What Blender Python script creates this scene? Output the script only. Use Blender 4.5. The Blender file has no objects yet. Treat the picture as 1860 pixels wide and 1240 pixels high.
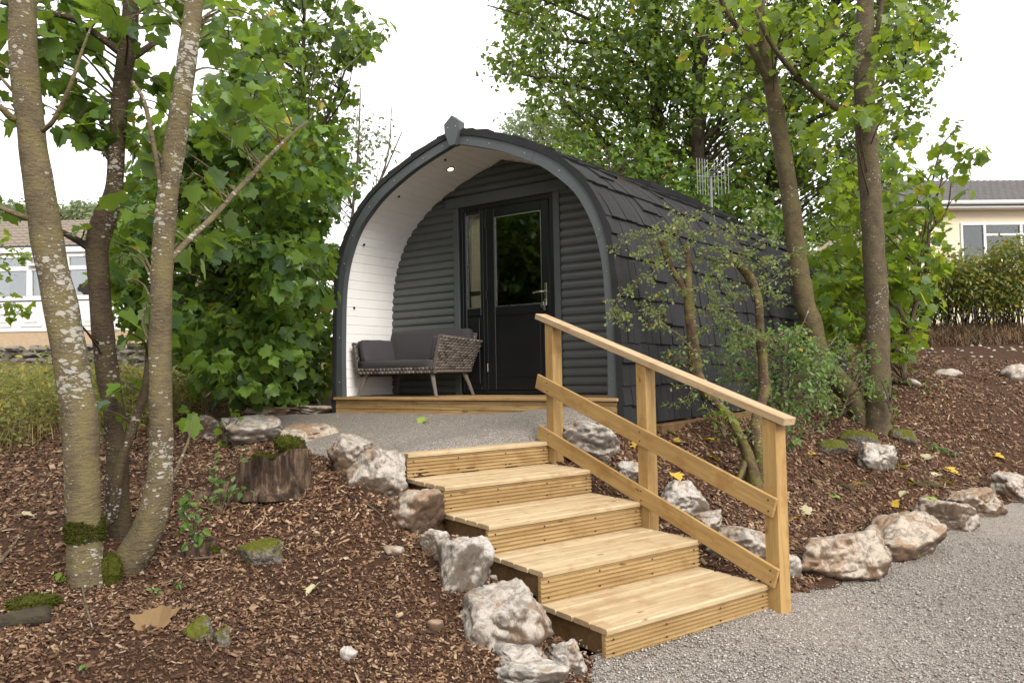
import bpy, bmesh, math, random
import numpy as np
from mathutils import Vector, Matrix, noise as mn
rng = np.random.default_rng(11)
random.seed(5)
S = bpy.context.scene
COL = S.collection
rad = math.radians

# ------------------------------------------------------------------ camera
F_PX, PITCH, ROLL, ZC = 1406.7, 0.03985, -0.01896, 1.389
cp, sp = math.cos(PITCH), math.sin(PITCH)
cr, sr = math.cos(ROLL), math.sin(ROLL)
FW = np.array([0, cp, sp]); UP0 = np.array([0, -sp, cp]); RT0 = np.array([1.0, 0, 0])
RT = cr*RT0 + sr*UP0; UPV = -sr*RT0 + cr*UP0
CC = np.array([0, 0, ZC])
cd = bpy.data.cameras.new('camera'); cam = bpy.data.objects.new('camera', cd); COL.objects.link(cam)
cd.sensor_width = 36; cd.lens = F_PX/1860*36; cd.clip_end = 2000; cd.clip_start = .05
M = Matrix([[RT[0], UPV[0], -FW[0], 0], [RT[1], UPV[1], -FW[1], 0], [RT[2], UPV[2], -FW[2], ZC], [0, 0, 0, 1]])
cam.matrix_world = M
S.camera = cam

def W3(px, py, d):
    """point at forward distance d on the sight line of a photo pixel (1860 x 1240)"""
    return CC + d*(FW + RT*(px-930)/F_PX - UPV*(py-620)/F_PX)
def pxm(d): return d/F_PX

# ------------------------------------------------------------------ node helpers
class NT:
    def __init__(s, name):
        s.m = bpy.data.materials.new(name); s.m.use_nodes = True
        s.t = s.m.node_tree; s.t.nodes.clear()
        s.out = s.n('ShaderNodeOutputMaterial')
    def n(s, typ, **kw):
        nd = s.t.nodes.new(typ)
        for k, v in kw.items():
            if k in nd.inputs.keys() if isinstance(k, str) else False: pass
            setattr(nd, k, v)
        return nd
    def l(s, a, b): s.t.links.new(a, b)
    def set(s, sock, v):
        if hasattr(v, 'links') or isinstance(v, bpy.types.NodeSocket): s.l(v, sock)
        else: sock.default_value = v
    def coord(s, kind='Object', scale=(1, 1, 1), rot=(0, 0, 0), rand=True):
        c = s.n('ShaderNodeTexCoord').outputs[kind]
        if kind == 'Object' and rand:
            oi = s.n('ShaderNodeObjectInfo')
            mu = s.n('ShaderNodeMath', operation='MULTIPLY'); s.l(oi.outputs['Random'], mu.inputs[0]); mu.inputs[1].default_value = 37.0
            ad = s.n('ShaderNodeVectorMath', operation='ADD'); s.l(c, ad.inputs[0]); s.l(mu.outputs[0], ad.inputs[1]); c = ad.outputs[0]
        mp = s.n('ShaderNodeMapping'); s.l(c, mp.inputs[0])
        mp.inputs['Scale'].default_value = scale; mp.inputs['Rotation'].default_value = rot
        return mp.outputs[0]
    def noise(s, vec, scale, detail=4, rough=.55, dist=0, out='Fac'):
        nd = s.n('ShaderNodeTexNoise'); s.l(vec, nd.inputs['Vector'])
        nd.inputs['Scale'].default_value = scale; nd.inputs['Detail'].default_value = detail
        nd.inputs['Roughness'].default_value = rough; nd.inputs['Distortion'].default_value = dist
        return nd.outputs[out]
    def voro(s, vec, scale, out='Distance', feature='F1', rnd=1):
        nd = s.n('ShaderNodeTexVoronoi', feature=feature); s.l(vec, nd.inputs['Vector'])
        nd.inputs['Scale'].default_value = scale; nd.inputs['Randomness'].default_value = rnd
        return nd.outputs[out]
    def ramp(s, fac, stops, interp='LINEAR'):
        nd = s.n('ShaderNodeValToRGB'); s.l(fac, nd.inputs[0]); cr_ = nd.color_ramp; cr_.interpolation = interp
        while len(cr_.elements) < len(stops): cr_.elements.new(.5)
        for e, (p, c) in zip(cr_.elements, stops):
            e.position = p; e.color = (c, c, c, 1) if isinstance(c, (int, float)) else (*c, 1)
        return nd.outputs[0]
    def mix(s, fac, a, b, blend='MIX'):
        nd = s.n('ShaderNodeMix', data_type='RGBA', blend_type=blend)
        s.set(nd.inputs[0], fac)
        for i, v in ((6, a), (7, b)):
            if isinstance(v, bpy.types.NodeSocket): s.l(v, nd.inputs[i])
            else: nd.inputs[i].default_value = (*v, 1) if len(v) == 3 else v
        return nd.outputs[2]
    def math(s, op, a, b=0.0, clamp=False):
        nd = s.n('ShaderNodeMath', operation=op); nd.use_clamp = clamp
        s.set(nd.inputs[0], a); s.set(nd.inputs[1], b); return nd.outputs[0]
    def bump(s, h, strength=.3, dist=.01, normal=None):
        nd = s.n('ShaderNodeBump'); s.l(h, nd.inputs['Height']); nd.inputs['Strength'].default_value = strength
        nd.inputs['Distance'].default_value = dist
        if normal: s.l(normal, nd.inputs['Normal'])
        return nd.outputs[0]
    def bsdf(s, color, rough=.6, spec=.5, normal=None, **kw):
        b = s.n('ShaderNodeBsdfPrincipled')
        if isinstance(color, bpy.types.NodeSocket): s.l(color, b.inputs['Base Color'])
        else: b.inputs['Base Color'].default_value = (*color, 1)
        s.set(b.inputs['Roughness'], rough); b.inputs['Specular IOR Level'].default_value = spec
        if normal: s.l(normal, b.inputs['Normal'])
        for k, v in kw.items(): s.set(b.inputs[k.replace('_', ' ')], v)
        return b.outputs[0]
    def done(s, sh): s.l(sh, s.out.inputs[0]); return s.m

MAT = {}
def plain(name, col, rough=.6, spec=.5, var=.12, scale=6, bump=.1, bscale=80, metallic=0.0):
    t = NT(name); v = t.coord()
    n1 = t.noise(v, scale, 5)
    c = t.mix(n1, tuple(x*(1-var) for x in col), tuple(min(1, x*(1+var)) for x in col))
    nb = t.noise(v, bscale, 3)
    MAT[name] = t.done(t.bsdf(c, t.math('ADD', t.math('MULTIPLY', n1, .25), rough-.12), spec, t.bump(nb, bump, .003), Metallic=metallic))
    return MAT[name]

# ------------------------------------------------------------------ mesh helpers
class MB:
    def __init__(s): s.v = []; s.f = []
    def add(s, vs, fs):
        o = len(s.v); s.v.extend([tuple(map(float, p)) for p in vs]); s.f.extend([tuple(i+o for i in f) for f in fs]); return s
    def box(s, x0, x1, y0, y1, z0, z1, mtx=None):
        vs = [(x0, y0, z0), (x1, y0, z0), (x1, y1, z0), (x0, y1, z0), (x0, y0, z1), (x1, y0, z1), (x1, y1, z1), (x0, y1, z1)]
        if mtx is not None: vs = [tuple(mtx @ Vector(p)) for p in vs]
        return s.add(vs, [(3, 2, 1, 0), (4, 5, 6, 7), (0, 1, 5, 4), (1, 2, 6, 5), (2, 3, 7, 6), (3, 0, 4, 7)])
    def bbox(s, x0, x1, y0, y1, z0, z1, b=.004, mtx=None):
        """box with chamfered edges"""
        bm = bmesh.new(); bmesh.ops.create_cube(bm, size=1)
        for v in bm.verts:
            v.co = Vector(((x0+x1)/2+v.co.x*(x1-x0), (y0+y1)/2+v.co.y*(y1-y0), (z0+z1)/2+v.co.z*(z1-z0)))
        bmesh.ops.bevel(bm, geom=list(bm.edges), offset=b, segments=1, affect='EDGES', profile=.5)
        bm.verts.ensure_lookup_table()
        vs = [tuple((mtx @ v.co) if mtx is not None else v.co) for v in bm.verts]
        fs = [tuple(v.index for v in f.verts) for f in bm.faces]; bm.free()
        return s.add(vs, fs)
    def prism(s, poly, axis, a, b):
        """extrude a 2-D polygon along axis: 0=x (poly in y,z) 1=y (poly in x,z) 2=z (poly in x,y)"""
        n = len(poly)
        def mk(p, t): return {0: (t, p[0], p[1]), 1: (p[0], t, p[1]), 2: (p[0], p[1], t)}[axis]
        vs = [mk(p, a) for p in poly]+[mk(p, b) for p in poly]
        fs = [tuple(range(n)), tuple(range(2*n-1, n-1, -1))]+[(i, (i+1) % n, n+(i+1) % n, n+i) for i in range(n)]
        return s.add(vs, fs)
    def tube(s, pts, rads, n=8, caps=True, wob=0.0, seed=0.0):
        pts = [np.asarray(p, float) for p in pts]
        k = len(pts); t = []
        for i in range(k):
            a = pts[max(i-1, 0)]; b = pts[min(i+1, k-1)]; d = b-a; t.append(d/(np.linalg.norm(d)+1e-9))
        ref = np.array([1., 0, 0]) if abs(t[0][0]) < .8 else np.array([0, 1., 0])
        u = np.cross(t[0], ref); u /= np.linalg.norm(u)
        vs = []
        for i in range(k):
            u = u-t[i]*(u@t[i]); u /= np.linalg.norm(u)+1e-9; w = np.cross(t[i], u)
            for j in range(n):
                a = 2*math.pi*j/n
                r = rads[i]
                if wob: r *= 1+wob*mn.noise((pts[i][0]*5+math.cos(a)*.9+seed, pts[i][1]*5+math.sin(a)*.9, pts[i][2]*5))
                vs.append(pts[i]+r*(u*math.cos(a)+w*math.sin(a)))
        fs = []
        for i in range(k-1):
            for j in range(n):
                fs.append((i*n+j, i*n+(j+1) % n, (i+1)*n+(j+1) % n, (i+1)*n+j))
        if caps: fs.append(tuple(range(n-1, -1, -1))); fs.append(tuple((k-1)*n+j for j in range(n)))
        return s.add(vs, fs)
    def make(s, name, mat, parent=None, smooth=False, origin=None, loc=None, rot=None):
        me = bpy.data.meshes.new(name)
        v = np.array(s.v, float).reshape(-1, 3)
        if origin is not None: v = v-np.asarray(origin)
        me.from_pydata(v.tolist(), [], s.f); me.validate(); me.update()
        if smooth:
            me.polygons.foreach_set('use_smooth', [True]*len(me.polygons))
        me.materials.append(mat)
        o = bpy.data.objects.new(name, me); COL.objects.link(o)
        if parent is not None: o.parent = parent
        if loc is not None: o.location = loc
        elif origin is not None and parent is None: o.location = tuple(origin)
        if rot is not None: o.rotation_euler = rot
        return o

def smooth_path(pts, m=6):
    """Catmull-Rom through points (arrays of any dimension)"""
    P = [np.asarray(p, float) for p in pts]; P = [2*P[0]-P[1]]+P+[2*P[-1]-P[-2]]
    out = []
    for i in range(1, len(P)-2):
        for k in range(m):
            t = k/m; a, b, c, d = P[i-1:i+3]
            out.append(.5*((2*b)+(-a+c)*t+(2*a-5*b+4*c-d)*t*t+(-a+3*b-3*c+d)*t**3))
    out.append(P[-2]); return out

def tag(o, label, cat, group=None, kind=None):
    if label: o['label'] = label
    if cat: o['category'] = cat
    if group: o['group'] = group
    if kind: o['kind'] = kind
    return o
def thing(name, label, cat, loc=(0, 0, 0), rotz=0.0, group=None):
    o = bpy.data.objects.new(name, None); COL.objects.link(o); o.empty_display_size = .2
    o.location = tuple(map(float, loc)); o.rotation_euler = (0, 0, rotz)
    return tag(o, label, cat, group)

def bulk(name, V, Fc, mat, parent=None, origin=(0, 0, 0), smooth=False):
    """mesh from numpy: V (n,3), Fc list of (m,k) index arrays"""
    V = np.asarray(V, np.float32)-np.asarray(origin, np.float32)
    me = bpy.data.meshes.new(name)
    me.vertices.add(len(V)); me.vertices.foreach_set('co', V.ravel())
    tot = sum(a.size for a in Fc); npoly = sum(len(a) for a in Fc)
    me.loops.add(tot); me.polygons.add(npoly)
    me.loops.foreach_set('vertex_index', np.concatenate([a.ravel() for a in Fc]).astype(np.int32))
    sizes = np.concatenate([np.full(len(a), a.shape[1]) for a in Fc])
    st = np.concatenate([[0], np.cumsum(sizes)[:-1]]).astype(np.int32)
    me.polygons.foreach_set('loop_start', st)
    me.update(calc_edges=True)
    if smooth: me.polygons.foreach_set('use_smooth', [True]*npoly)
    me.materials.append(mat)
    o = bpy.data.objects.new(name, me); COL.objects.link(o)
    if parent is not None: o.parent = parent
    else: o.location = tuple(map(float, origin))
    return o

# ------------------------------------------------------------------ scattered instances baked to one mesh
def basis_from_normal(N, spin):
    """per-row frames: z=N, x rotated by spin"""
    N = N/np.linalg.norm(N, axis=1, keepdims=True)
    ref = np.where(np.abs(N[:, 2:3]) < .9, np.array([[0, 0, 1.]]), np.array([[1., 0, 0]]))
    X = np.cross(ref, N); X /= np.linalg.norm(X, axis=1, keepdims=True); Y = np.cross(N, X)
    c, s_ = np.cos(spin)[:, None], np.sin(spin)[:, None]
    return X*c+Y*s_, -X*s_+Y*c, N
def scatter(template, faces, P, X, Y, Z, size):
    """template (k,3) placed at each P"""
    T = np.asarray(template, float); k = len(T); n = len(P)
    size = np.asarray(size)
    if size.ndim == 1: size = np.repeat(size[:, None], 3, 1)
    V = (P[:, None, :]+(T[None, :, 0:1]*size[:, None, 0:1])*X[:, None, :]+(T[None, :, 1:2]*size[:, None, 1:2])*Y[:, None, :]
         + (T[None, :, 2:3]*size[:, None, 2:3])*Z[:, None, :]).reshape(-1, 3)
    off = (np.arange(n)*k)[:, None]
    by = {}
    for f in faces: by.setdefault(len(f), []).append(f)
    Fc = [(np.array(fl)[None]+off[:, :, None]).reshape(-1, kk) for kk, fl in by.items()]
    return V, Fc

# leaf templates: leaf base at origin, tip along +y, unit length
def leaf_from_outline(half, fold=.12, droop=.15):
    """half: outline of the right half from base to tip (x,y)"""
    z = lambda x, y: abs(x)*fold-droop*y*y
    mid = [(0, y) for x, y in half]
    R = [(x, y) for x, y in half]
    vs = [(0, half[0][1], 0), (0, half[-1][1], z(0, half[-1][1]))]+[(x, y, z(x, y)) for x, y in R[1:-1]]+[(-x, y, z(x, y)) for x, y in R[1:-1]]
    m = len(R)-2
    fs = [tuple([0]+list(range(2, 2+m))+[1]), tuple([1]+list(range(2+2*m-1, 2+m-1, -1))+[0])]
    return np.array(vs), fs
SYC, SYCF = leaf_from_outline([(0, .10), (.14, .0), (.30, .02), (.46, .12), (.40, .24), (.52, .36), (.62, .58), (.47, .58), (.35, .60), (.32, .70), (.27, .82), (.13, .85), (0, 1)], .14, .22)
_h = [(0, .10), (.14, .0), (.30, .02), (.46, .12), (.40, .24), (.52, .36), (.62, .58), (.47, .58), (.35, .60), (.32, .70), (.27, .82), (.13, .85), (0, 1)]
SYC2, _ = leaf_from_outline([(x*.86, y) for x, y in _h], .42, .38)      # folded, drooping
SYC3, _ = leaf_from_outline([(x*1.06, y) for x, y in _h], -.10, .55)    # curled under
OVA, OVAF = leaf_from_outline([(0, 0), (.2, .2), (.27, .45), (.17, .75), (0, 1)], .25, .2)
HAW, HAWF = leaf_from_outline([(0, 0), (.2, .3), (.42, .45), (.25, .6), (.3, .85), (0, 1)], .2, .1)
DIA, DIAF = np.array([(0, 0, 0), (.34, .42, .1), (0, 1, -.12), (-.34, .42, .1)]), [(0, 1, 2), (0, 2, 3)]
MID, MIDF = leaf_from_outline([(0, .1), (.42, .1), (.55, .45), (.28, .62), (0, 1)], .15, .2)
# ------------------------------------------------------------------ materials
def m_wood(name, c0, c1, dark, scale=1.0, rough=.62, green=0.0, knots=True):
    """planed pine with its grain along local X"""
    t = NT(name); v = t.coord(scale=(1.2*scale, 22*scale, 22*scale))
    g = t.noise(v, 2.2, 5, .6, .6)
    v2 = t.coord(scale=(.5, 5, 5)); g2 = t.noise(v2, 2.0, 3, .5, 1.5)
    v4 = t.coord(scale=(2.5, 90, 90)); g4 = t.noise(v4, 3.0, 3, .6)
    c = t.ramp(g, [(.28, c1), (.46, c0), (.6, c0), (.75, c1)])
    c = t.mix(t.ramp(g2, [(.4, 0), (.72, 1)]), c, tuple(x*.82 for x in c1))
    c = t.mix(t.math('MULTIPLY', t.ramp(g4, [(.45, 0), (.68, 1)]), .55), c, tuple(x*.55 for x in c1))
    if knots:
        v3 = t.coord(scale=(3.3, 9, 9)); k = t.voro(v3, 1.0, 'Distance')
        wn = t.noise(t.coord(scale=(14, 30, 30)), 2, 2)
        k = t.math('ADD', k, t.math('MULTIPLY', t.math('SUBTRACT', wn, .5), .12))
        c = t.mix(t.ramp(k, [(.05, 1), (.11, .0)]), c, dark)
    isl = t.n('ShaderNodeNewGeometry').outputs['Random Per Island']; c = t.mix(t.math('MULTIPLY', isl, .42), c, tuple(x*.72 for x in c1))
    v6 = t.coord(scale=(.8, 45, 45)); g6 = t.noise(v6, 2.0, 4, .65, .4); c = t.mix(t.math('MULTIPLY', t.ramp(g6, [(.52, 0), (.66, 1)]), .5), c, tuple(x*.6 for x in c1))
    v5 = t.coord(); dirt = t.noise(v5, 5.5, 6, .65)
    c = t.mix(t.math('MULTIPLY', t.ramp(dirt, [(.52, 0), (.64, 1)]), .5), c, (c1[0]*.62, c1[1]*.5, c1[2]*.38))
    nb = t.bump(t.math('ADD', g, t.math('MULTIPLY', g4, .5)), .25, .004)
    MAT[name] = t.done(t.bsdf(c, t.ramp(g2, [(.3, rough-.1), (.7, rough+.12)]), .35, nb))
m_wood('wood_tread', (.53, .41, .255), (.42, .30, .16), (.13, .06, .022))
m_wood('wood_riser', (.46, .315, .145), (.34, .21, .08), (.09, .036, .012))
m_wood('wood_rail', (.46, .295, .115), (.375, .225, .075), (.13, .056, .018), rough=.58)
m_wood('wood_cap', (.52, .39, .24), (.43, .30, .16), (.14, .062, .02))
m_wood('wood_deck', (.46, .30, .145), (.36, .215, .09), (.12, .05, .02))
m_wood('wood_frame', (.22, .13, .055), (.15, .08, .032), (.05, .02, .01))

def m_paint(name, col, rough=.5, streak=.08, bump=.06, spec=.45):
    t = NT(name); v = t.coord(); n = t.noise(v, 3, 5, .6); n2 = t.noise(v, 160, 2); n3 = t.noise(t.coord(scale=(1, 1, .15)), 9, 3)
    c = t.mix(t.ramp(n, [(.3, 0), (.7, 1)]), tuple(x*(1-streak) for x in col), tuple(x*(1+streak) for x in col))
    c = t.mix(t.math('MULTIPLY', t.ramp(n3, [(.55, 0), (.8, 1)]), .25), c, tuple(x*.7+.01 for x in col))
    MAT[name] = t.done(t.bsdf(c, t.math('ADD', t.math('MULTIPLY', n, .2), rough-.1), spec, t.bump(n2, bump, .002)))
m_paint('slate_paint', (.080, .085, .083), .40)
m_paint('fascia_paint', (.072, .080, .083), .45)
m_paint('black_upvc', (.0075, .0078, .009), .32, bump=.02)
m_paint('soffit_white', (.78, .765, .745), .5, .03)
m_paint('upvc_white', (.66, .66, .66), .35, .02)
plain('steel', (.55, .55, .54), .3, .5, .1, 30, .05, 200, 1.0)
plain('chrome', (.7, .7, .68), .14, .5, .05, 30, .02, 200, 1.0)
plain('alu', (.24, .24, .24), .55, .5, .08, 30, .05, 100, .9)
plain('cushion', (.052, .048, .050), .9, .2, .15, 8, .5, 400)
plain('cushion_edge', (.075, .07, .07), .9, .2, .15, 8, .5, 400)
plain('curtain_cloth', (.80, .75, .60), .9, .2, .1, 5, .3, 300)
plain('tieback_cloth', (.05, .045, .035), .9, .2, .1, 5, .3, 300)
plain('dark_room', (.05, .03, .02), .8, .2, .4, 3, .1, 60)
plain('render_cream', (.66, .57, .44), .9, .2, .05, 3, .4, 120)
plain('stone_dark', (.17, .15, .135), .9, .2, .35, 9, .7, 60)
plain('brick_buff', (.42, .31, .21), .9, .2, .25, 14, .4, 60)
plain('black_rubber', (.012, .012, .012), .6)
plain('interior_grey', (.42, .43, .43), .8)

# roof felt
t = NT('shingle_felt'); v = t.coord(rand=False)
n1 = t.noise(v, 130, 4, .8); n2 = t.noise(v, 2.2, 4); isl = t.n('ShaderNodeNewGeometry').outputs['Random Per Island']
c = t.mix(t.ramp(n1, [(.35, 0), (.7, 1)]), (.006, .006, .0063), (.036, .0355, .036))
c = t.mix(t.math('MULTIPLY', isl, .45), c, (.014, .0145, .017))
c = t.mix(t.math('MULTIPLY', t.ramp(n2, [(.45, 0), (.75, 1)]), .35), c, (.042, .041, .042))
MAT['shingle_felt'] = t.done(t.bsdf(c, .88, .3, t.bump(n1, .6, .004)))

# glass: clear with a fresnel mirror
def m_glass(name, tint=(.9, .95, .93), extra=0.0):
    t = NT(name); tr = t.n('ShaderNodeBsdfTransparent'); tr.inputs[0].default_value = (*tint, 1)
    gl = t.n('ShaderNodeBsdfGlossy'); gl.inputs['Roughness'].default_value = .015
    v = t.coord(); gl_n = t.bump(t.noise(v, 2.5, 2), .03, .01); t.l(gl_n, gl.inputs['Normal'])
    fr = t.n('ShaderNodeFresnel'); fr.inputs[0].default_value = 1.5
    ms = t.n('ShaderNodeMixShader'); t.l(t.math('ADD', fr.outputs[0], extra, True), ms.inputs[0])
    t.l(tr.outputs[0], ms.inputs[1]); t.l(gl.outputs[0], ms.inputs[2]); MAT[name] = t.done(ms.outputs[0])
m_glass('door_glass', (.55, .5, .47), .08)
m_glass('conservatory_glass', (.75, .8, .8), .22)
m_glass('side_glass', (.95, .95, .93), .02)
m_glass('window_glass', (.6, .64, .64), .06)

# rock: pale limestone with rusty and dark stains, side faces darker than tops
def m_rock(name, pale, warm, dark, warmth=.5, seed=0.0):
    t = NT(name); v = t.coord()
    n1 = t.noise(v, 4.5, 9, .68, .9); n2 = t.noise(v, 11, 9, .75, 1.2); n3 = t.noise(v, 42, 6, .75)
    c = t.mix(t.ramp(n2, [(.42, 0), (.53, 1)]), tuple(x*.5 for x in pale), pale)
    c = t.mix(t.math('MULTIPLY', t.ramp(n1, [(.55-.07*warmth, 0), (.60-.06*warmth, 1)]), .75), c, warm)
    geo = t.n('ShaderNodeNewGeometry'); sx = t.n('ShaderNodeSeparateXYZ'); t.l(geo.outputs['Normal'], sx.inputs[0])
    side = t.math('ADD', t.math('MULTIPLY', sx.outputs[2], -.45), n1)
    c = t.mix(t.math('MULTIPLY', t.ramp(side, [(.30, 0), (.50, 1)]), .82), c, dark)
    c = t.mix(t.math('MULTIPLY', t.ramp(n3, [(.55, 0), (.68, 1)]), .45), c, tuple(x*.5 for x in dark))
    h = t.math('ADD', t.math('MULTIPLY', n2, 1.0), t.math('MULTIPLY', n3, .5))
    MAT[name] = t.done(t.bsdf(c, .9, .25, t.bump(h, .8, .015)))
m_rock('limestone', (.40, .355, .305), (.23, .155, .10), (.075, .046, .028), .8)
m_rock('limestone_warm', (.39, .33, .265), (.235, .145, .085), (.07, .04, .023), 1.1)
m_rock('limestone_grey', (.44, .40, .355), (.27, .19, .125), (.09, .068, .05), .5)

# mossy stone
t = NT('mossy_stone'); v = t.coord(); n1 = t.noise(v, 8, 6, .65); n2 = t.noise(v, 60, 4)
geo = t.n('ShaderNodeNewGeometry'); sx = t.n('ShaderNodeSeparateXYZ'); t.l(geo.outputs['Normal'], sx.inputs[0])
c = t.mix(t.ramp(n2, [(.3, 0), (.7, 1)]), (.05, .04, .03), (.22, .19, .16))
c = t.mix(t.ramp(t.math('ADD', t.math('MULTIPLY', sx.outputs[2], .25), n1), [(.5, 0), (.64, 1)]), c, t.mix(n2, (.03, .035, .006), (.13, .13, .02)))
MAT['mossy_stone'] = t.done(t.bsdf(c, .95, .1, t.bump(n2, .8, .02)))
t = NT('moss'); v = t.coord(); n1 = t.noise(v, 10, 5); n2 = t.noise(v, 120, 4, .7)
c = t.mix(n2, (.018, .024, .004), t.mix(n1, (.09, .11, .015), (.16, .15, .02)))
MAT['moss'] = t.done(t.bsdf(c, .95, .1, t.bump(n2, 1.0, .02)))

# bark
def m_bark(name, base, dark, lich, amount=.5, greenish=(.16, .13, .05), gm=.55):
    t = NT(name); v = t.coord(rand=True); vv = t.coord(scale=(1, 1, .55))
    n1 = t.noise(v, 9, 6, .65); n2 = t.noise(t.coord(scale=(1, 1, 3.2)), 22, 4, .6); n3 = t.noise(v, 70, 4, .7)
    c = t.mix(t.ramp(n1, [(.3, 0), (.7, 1)]), dark, base)
    c = t.mix(t.math('MULTIPLY', t.ramp(n1, [(.47, 0), (.56, 1)]), gm), c, greenish)
    # lichen blotches, wider than tall
    lv = t.coord(scale=(1, 1, 1.9)); w = t.noise(lv, 20, 3, .5, out='Color')
    mx = t.n('ShaderNodeVectorMath', operation='MULTIPLY_ADD'); t.l(w, mx.inputs[0]); mx.inputs[1].default_value = (.05, .05, .05); t.l(lv, mx.inputs[2])
    vo = t.voro(mx.outputs[0], 19); vo2 = t.voro(mx.outputs[0], 47)
    gate = t.ramp(t.noise(t.coord(scale=(1, 1, .7)), 4.2, 5, .65), [(.30, 0), (.70, 1)])
    a = t.math('SUBTRACT', .22+.26*amount, t.math('MULTIPLY', t.math('SUBTRACT', 1.0, gate), .42))
    l1 = t.math('SUBTRACT', a, t.math('MULTIPLY', vo, .62)); l2 = t.math('SUBTRACT', a, t.math('MULTIPLY', vo2, .8))
    lm = t.math('MAXIMUM', l1, l2)
    lm = t.ramp(lm, [(.0, 0), (.035, 1)])
    lc = t.mix(n3, tuple(x*.7 for x in lich), lich)
    c = t.mix(t.math('MULTIPLY', lm, .9), c, lc)
    c = t.mix(t.math('MULTIPLY', t.ramp(n2, [(.6, 0), (.72, 1)]), .5), c, tuple(x*.4 for x in dark))
    h = t.math('ADD', t.math('MULTIPLY', n2, .7), t.math('MULTIPLY', n3, .5)); h = t.math('ADD', h, t.math('MULTIPLY', lm, .35))
    MAT[name] = t.done(t.bsdf(c, .85, .25, t.bump(h, .75, .02)))
m_bark('bark_lichen', (.165, .13, .078), (.078, .058, .031), (.40, .375, .32), .54, (.13, .108, .036))
m_bark('bark_olive', (.125, .095, .05), (.06, .045, .022), (.36, .34, .28), .22, (.10, .085, .03))
m_bark('bark_lichen_dark', (.075, .05, .03), (.03, .02, .012), (.36, .33, .28), .4, (.06, .05, .02))  # darker bark for the kinked middle trunk
m_bark('bark_brown', (.125, .095, .06), (.055, .04, .024), (.36, .33, .27), .18, (.10, .082, .034))
m_bark('bark_dark', (.055, .04, .028), (.025, .018, .012), (.2, .18, .15), .1, (.05, .045, .02))
m_bark('bark_moss', (.15, .095, .06), (.05, .032, .02), (.36, .26, .18), .3, (.13, .125, .022), .7)
m_bark('twig_bark', (.16, .12, .085), (.07, .05, .033), (.4, .37, .32), .3, (.12, .1, .05))

# foliage
def m_leaf(name, ca, cb, cc, rough=.42, trans=.45, yellow=0.0):
    """ca..cb by leaf, cc = underside/sunlit translucence"""
    t = NT(name); geo = t.n('ShaderNodeNewGeometry'); isl = geo.outputs['Random Per Island']
    v = t.coord(rand=False); n = t.noise(v, .9, 3); n2 = t.noise(v, 14, 3)
    f = t.math('ADD', t.math('MULTIPLY', isl, .75), t.math('MULTIPLY', t.ramp(n, [(.35, 0), (.65, 1)]), .28))
    c = t.ramp(f, [(.22, ca), (.75, cb)])
    c = t.mix(t.math('MULTIPLY', n2, .3), c, tuple(x*.7 for x in ca))
    if yellow:
        wn = t.n('ShaderNodeTexWhiteNoise', noise_dimensions='1D'); t.l(isl, wn.inputs['W'])
        c = t.mix(t.ramp(wn.outputs['Value'], [(1-yellow-.001, 0), (1-yellow, 1)]), c, (.36, .27, .03))
        c = t.mix(t.ramp(wn.outputs['Value'], [(1-yellow*.25-.001, 0), (1-yellow*.25, 1)]), c, (.22, .085, .02))
    b = t.n('ShaderNodeBsdfPrincipled'); t.l(c, b.inputs['Base Color']); t.set(b.inputs['Roughness'], rough); b.inputs['Specular IOR Level'].default_value = .45
    tr = t.n('ShaderNodeBsdfTranslucent'); t.l(t.mix(.5, c, cc), tr.inputs[0])
    ms = t.n('ShaderNodeMixShader'); ms.inputs[0].default_value = trans; t.l(b.outputs[0], ms.inputs[1]); t.l(tr.outputs[0], ms.inputs[2])
    MAT[name] = t.done(ms.outputs[0])
m_leaf('leaf_sycamore', (.03, .075, .02), (.14, .235, .03), (.36, .50, .04), yellow=.008, trans=.5)
m_leaf('leaf_bush', (.026, .07, .019), (.15, .255, .035), (.32, .46, .04), yellow=.006, trans=.5)
m_leaf('leaf_bright', (.055, .12, .016), (.19, .28, .022), (.44, .55, .04), yellow=.025, trans=.55)
m_leaf('leaf_wood', (.024, .058, .014), (.125, .20, .03), (.32, .44, .04), yellow=.03, trans=.5)
m_leaf('leaf_copper', (.05, .022, .012), (.20, .09, .035), (.30, .14, .04))
m_leaf('leaf_far', (.13, .17, .085), (.22, .27, .13), (.30, .36, .15))  # pale leaves; haze of the far trees is put into this colour
m_leaf('leaf_hawthorn', (.10, .15, .045), (.24, .29, .085), (.38, .44, .12), yellow=.02)
m_leaf('leaf_rose', (.06, .13, .035), (.18, .28, .07), (.32, .44, .09), yellow=.02)
m_leaf('leaf_hedge', (.05, .08, .015), (.19, .22, .03), (.32, .32, .05), yellow=.10)
m_leaf('leaf_weed', (.09, .12, .028), (.33, .32, .085), (.40, .42, .09), yellow=.16)
m_leaf('leaf_nettle', (.06, .14, .03), (.14, .26, .05), (.28, .42, .08))
m_leaf('dead_straw', (.085, .052, .028), (.20, .13, .065), (.2, .13, .06), rough=.85, trans=.1)
m_leaf('weed_stem', (.10, .055, .03), (.26, .19, .08), (.25, .2, .08), rough=.85, trans=.1)
m_leaf('straw', (.22, .15, .07), (.40, .30, .15), (.4, .3, .15), rough=.8, trans=.15)
m_leaf('fallen_yellow', (.42, .26, .02), (.58, .40, .05), (.5, .4, .05), .6, .1)
m_leaf('fallen_green', (.13, .21, .03), (.24, .30, .06), (.3, .4, .05), .6, .1)
m_leaf('fallen_pale', (.36, .32, .18), (.46, .42, .25), (.4, .4, .2), .7, .1)
m_leaf('fallen_brown', (.14, .085, .035), (.20, .12, .05), (.2, .1, .04), .8, .05)
m_leaf('petal_red', (.55, .015, .02), (.65, .02, .03), (.7, .05, .05))

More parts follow.
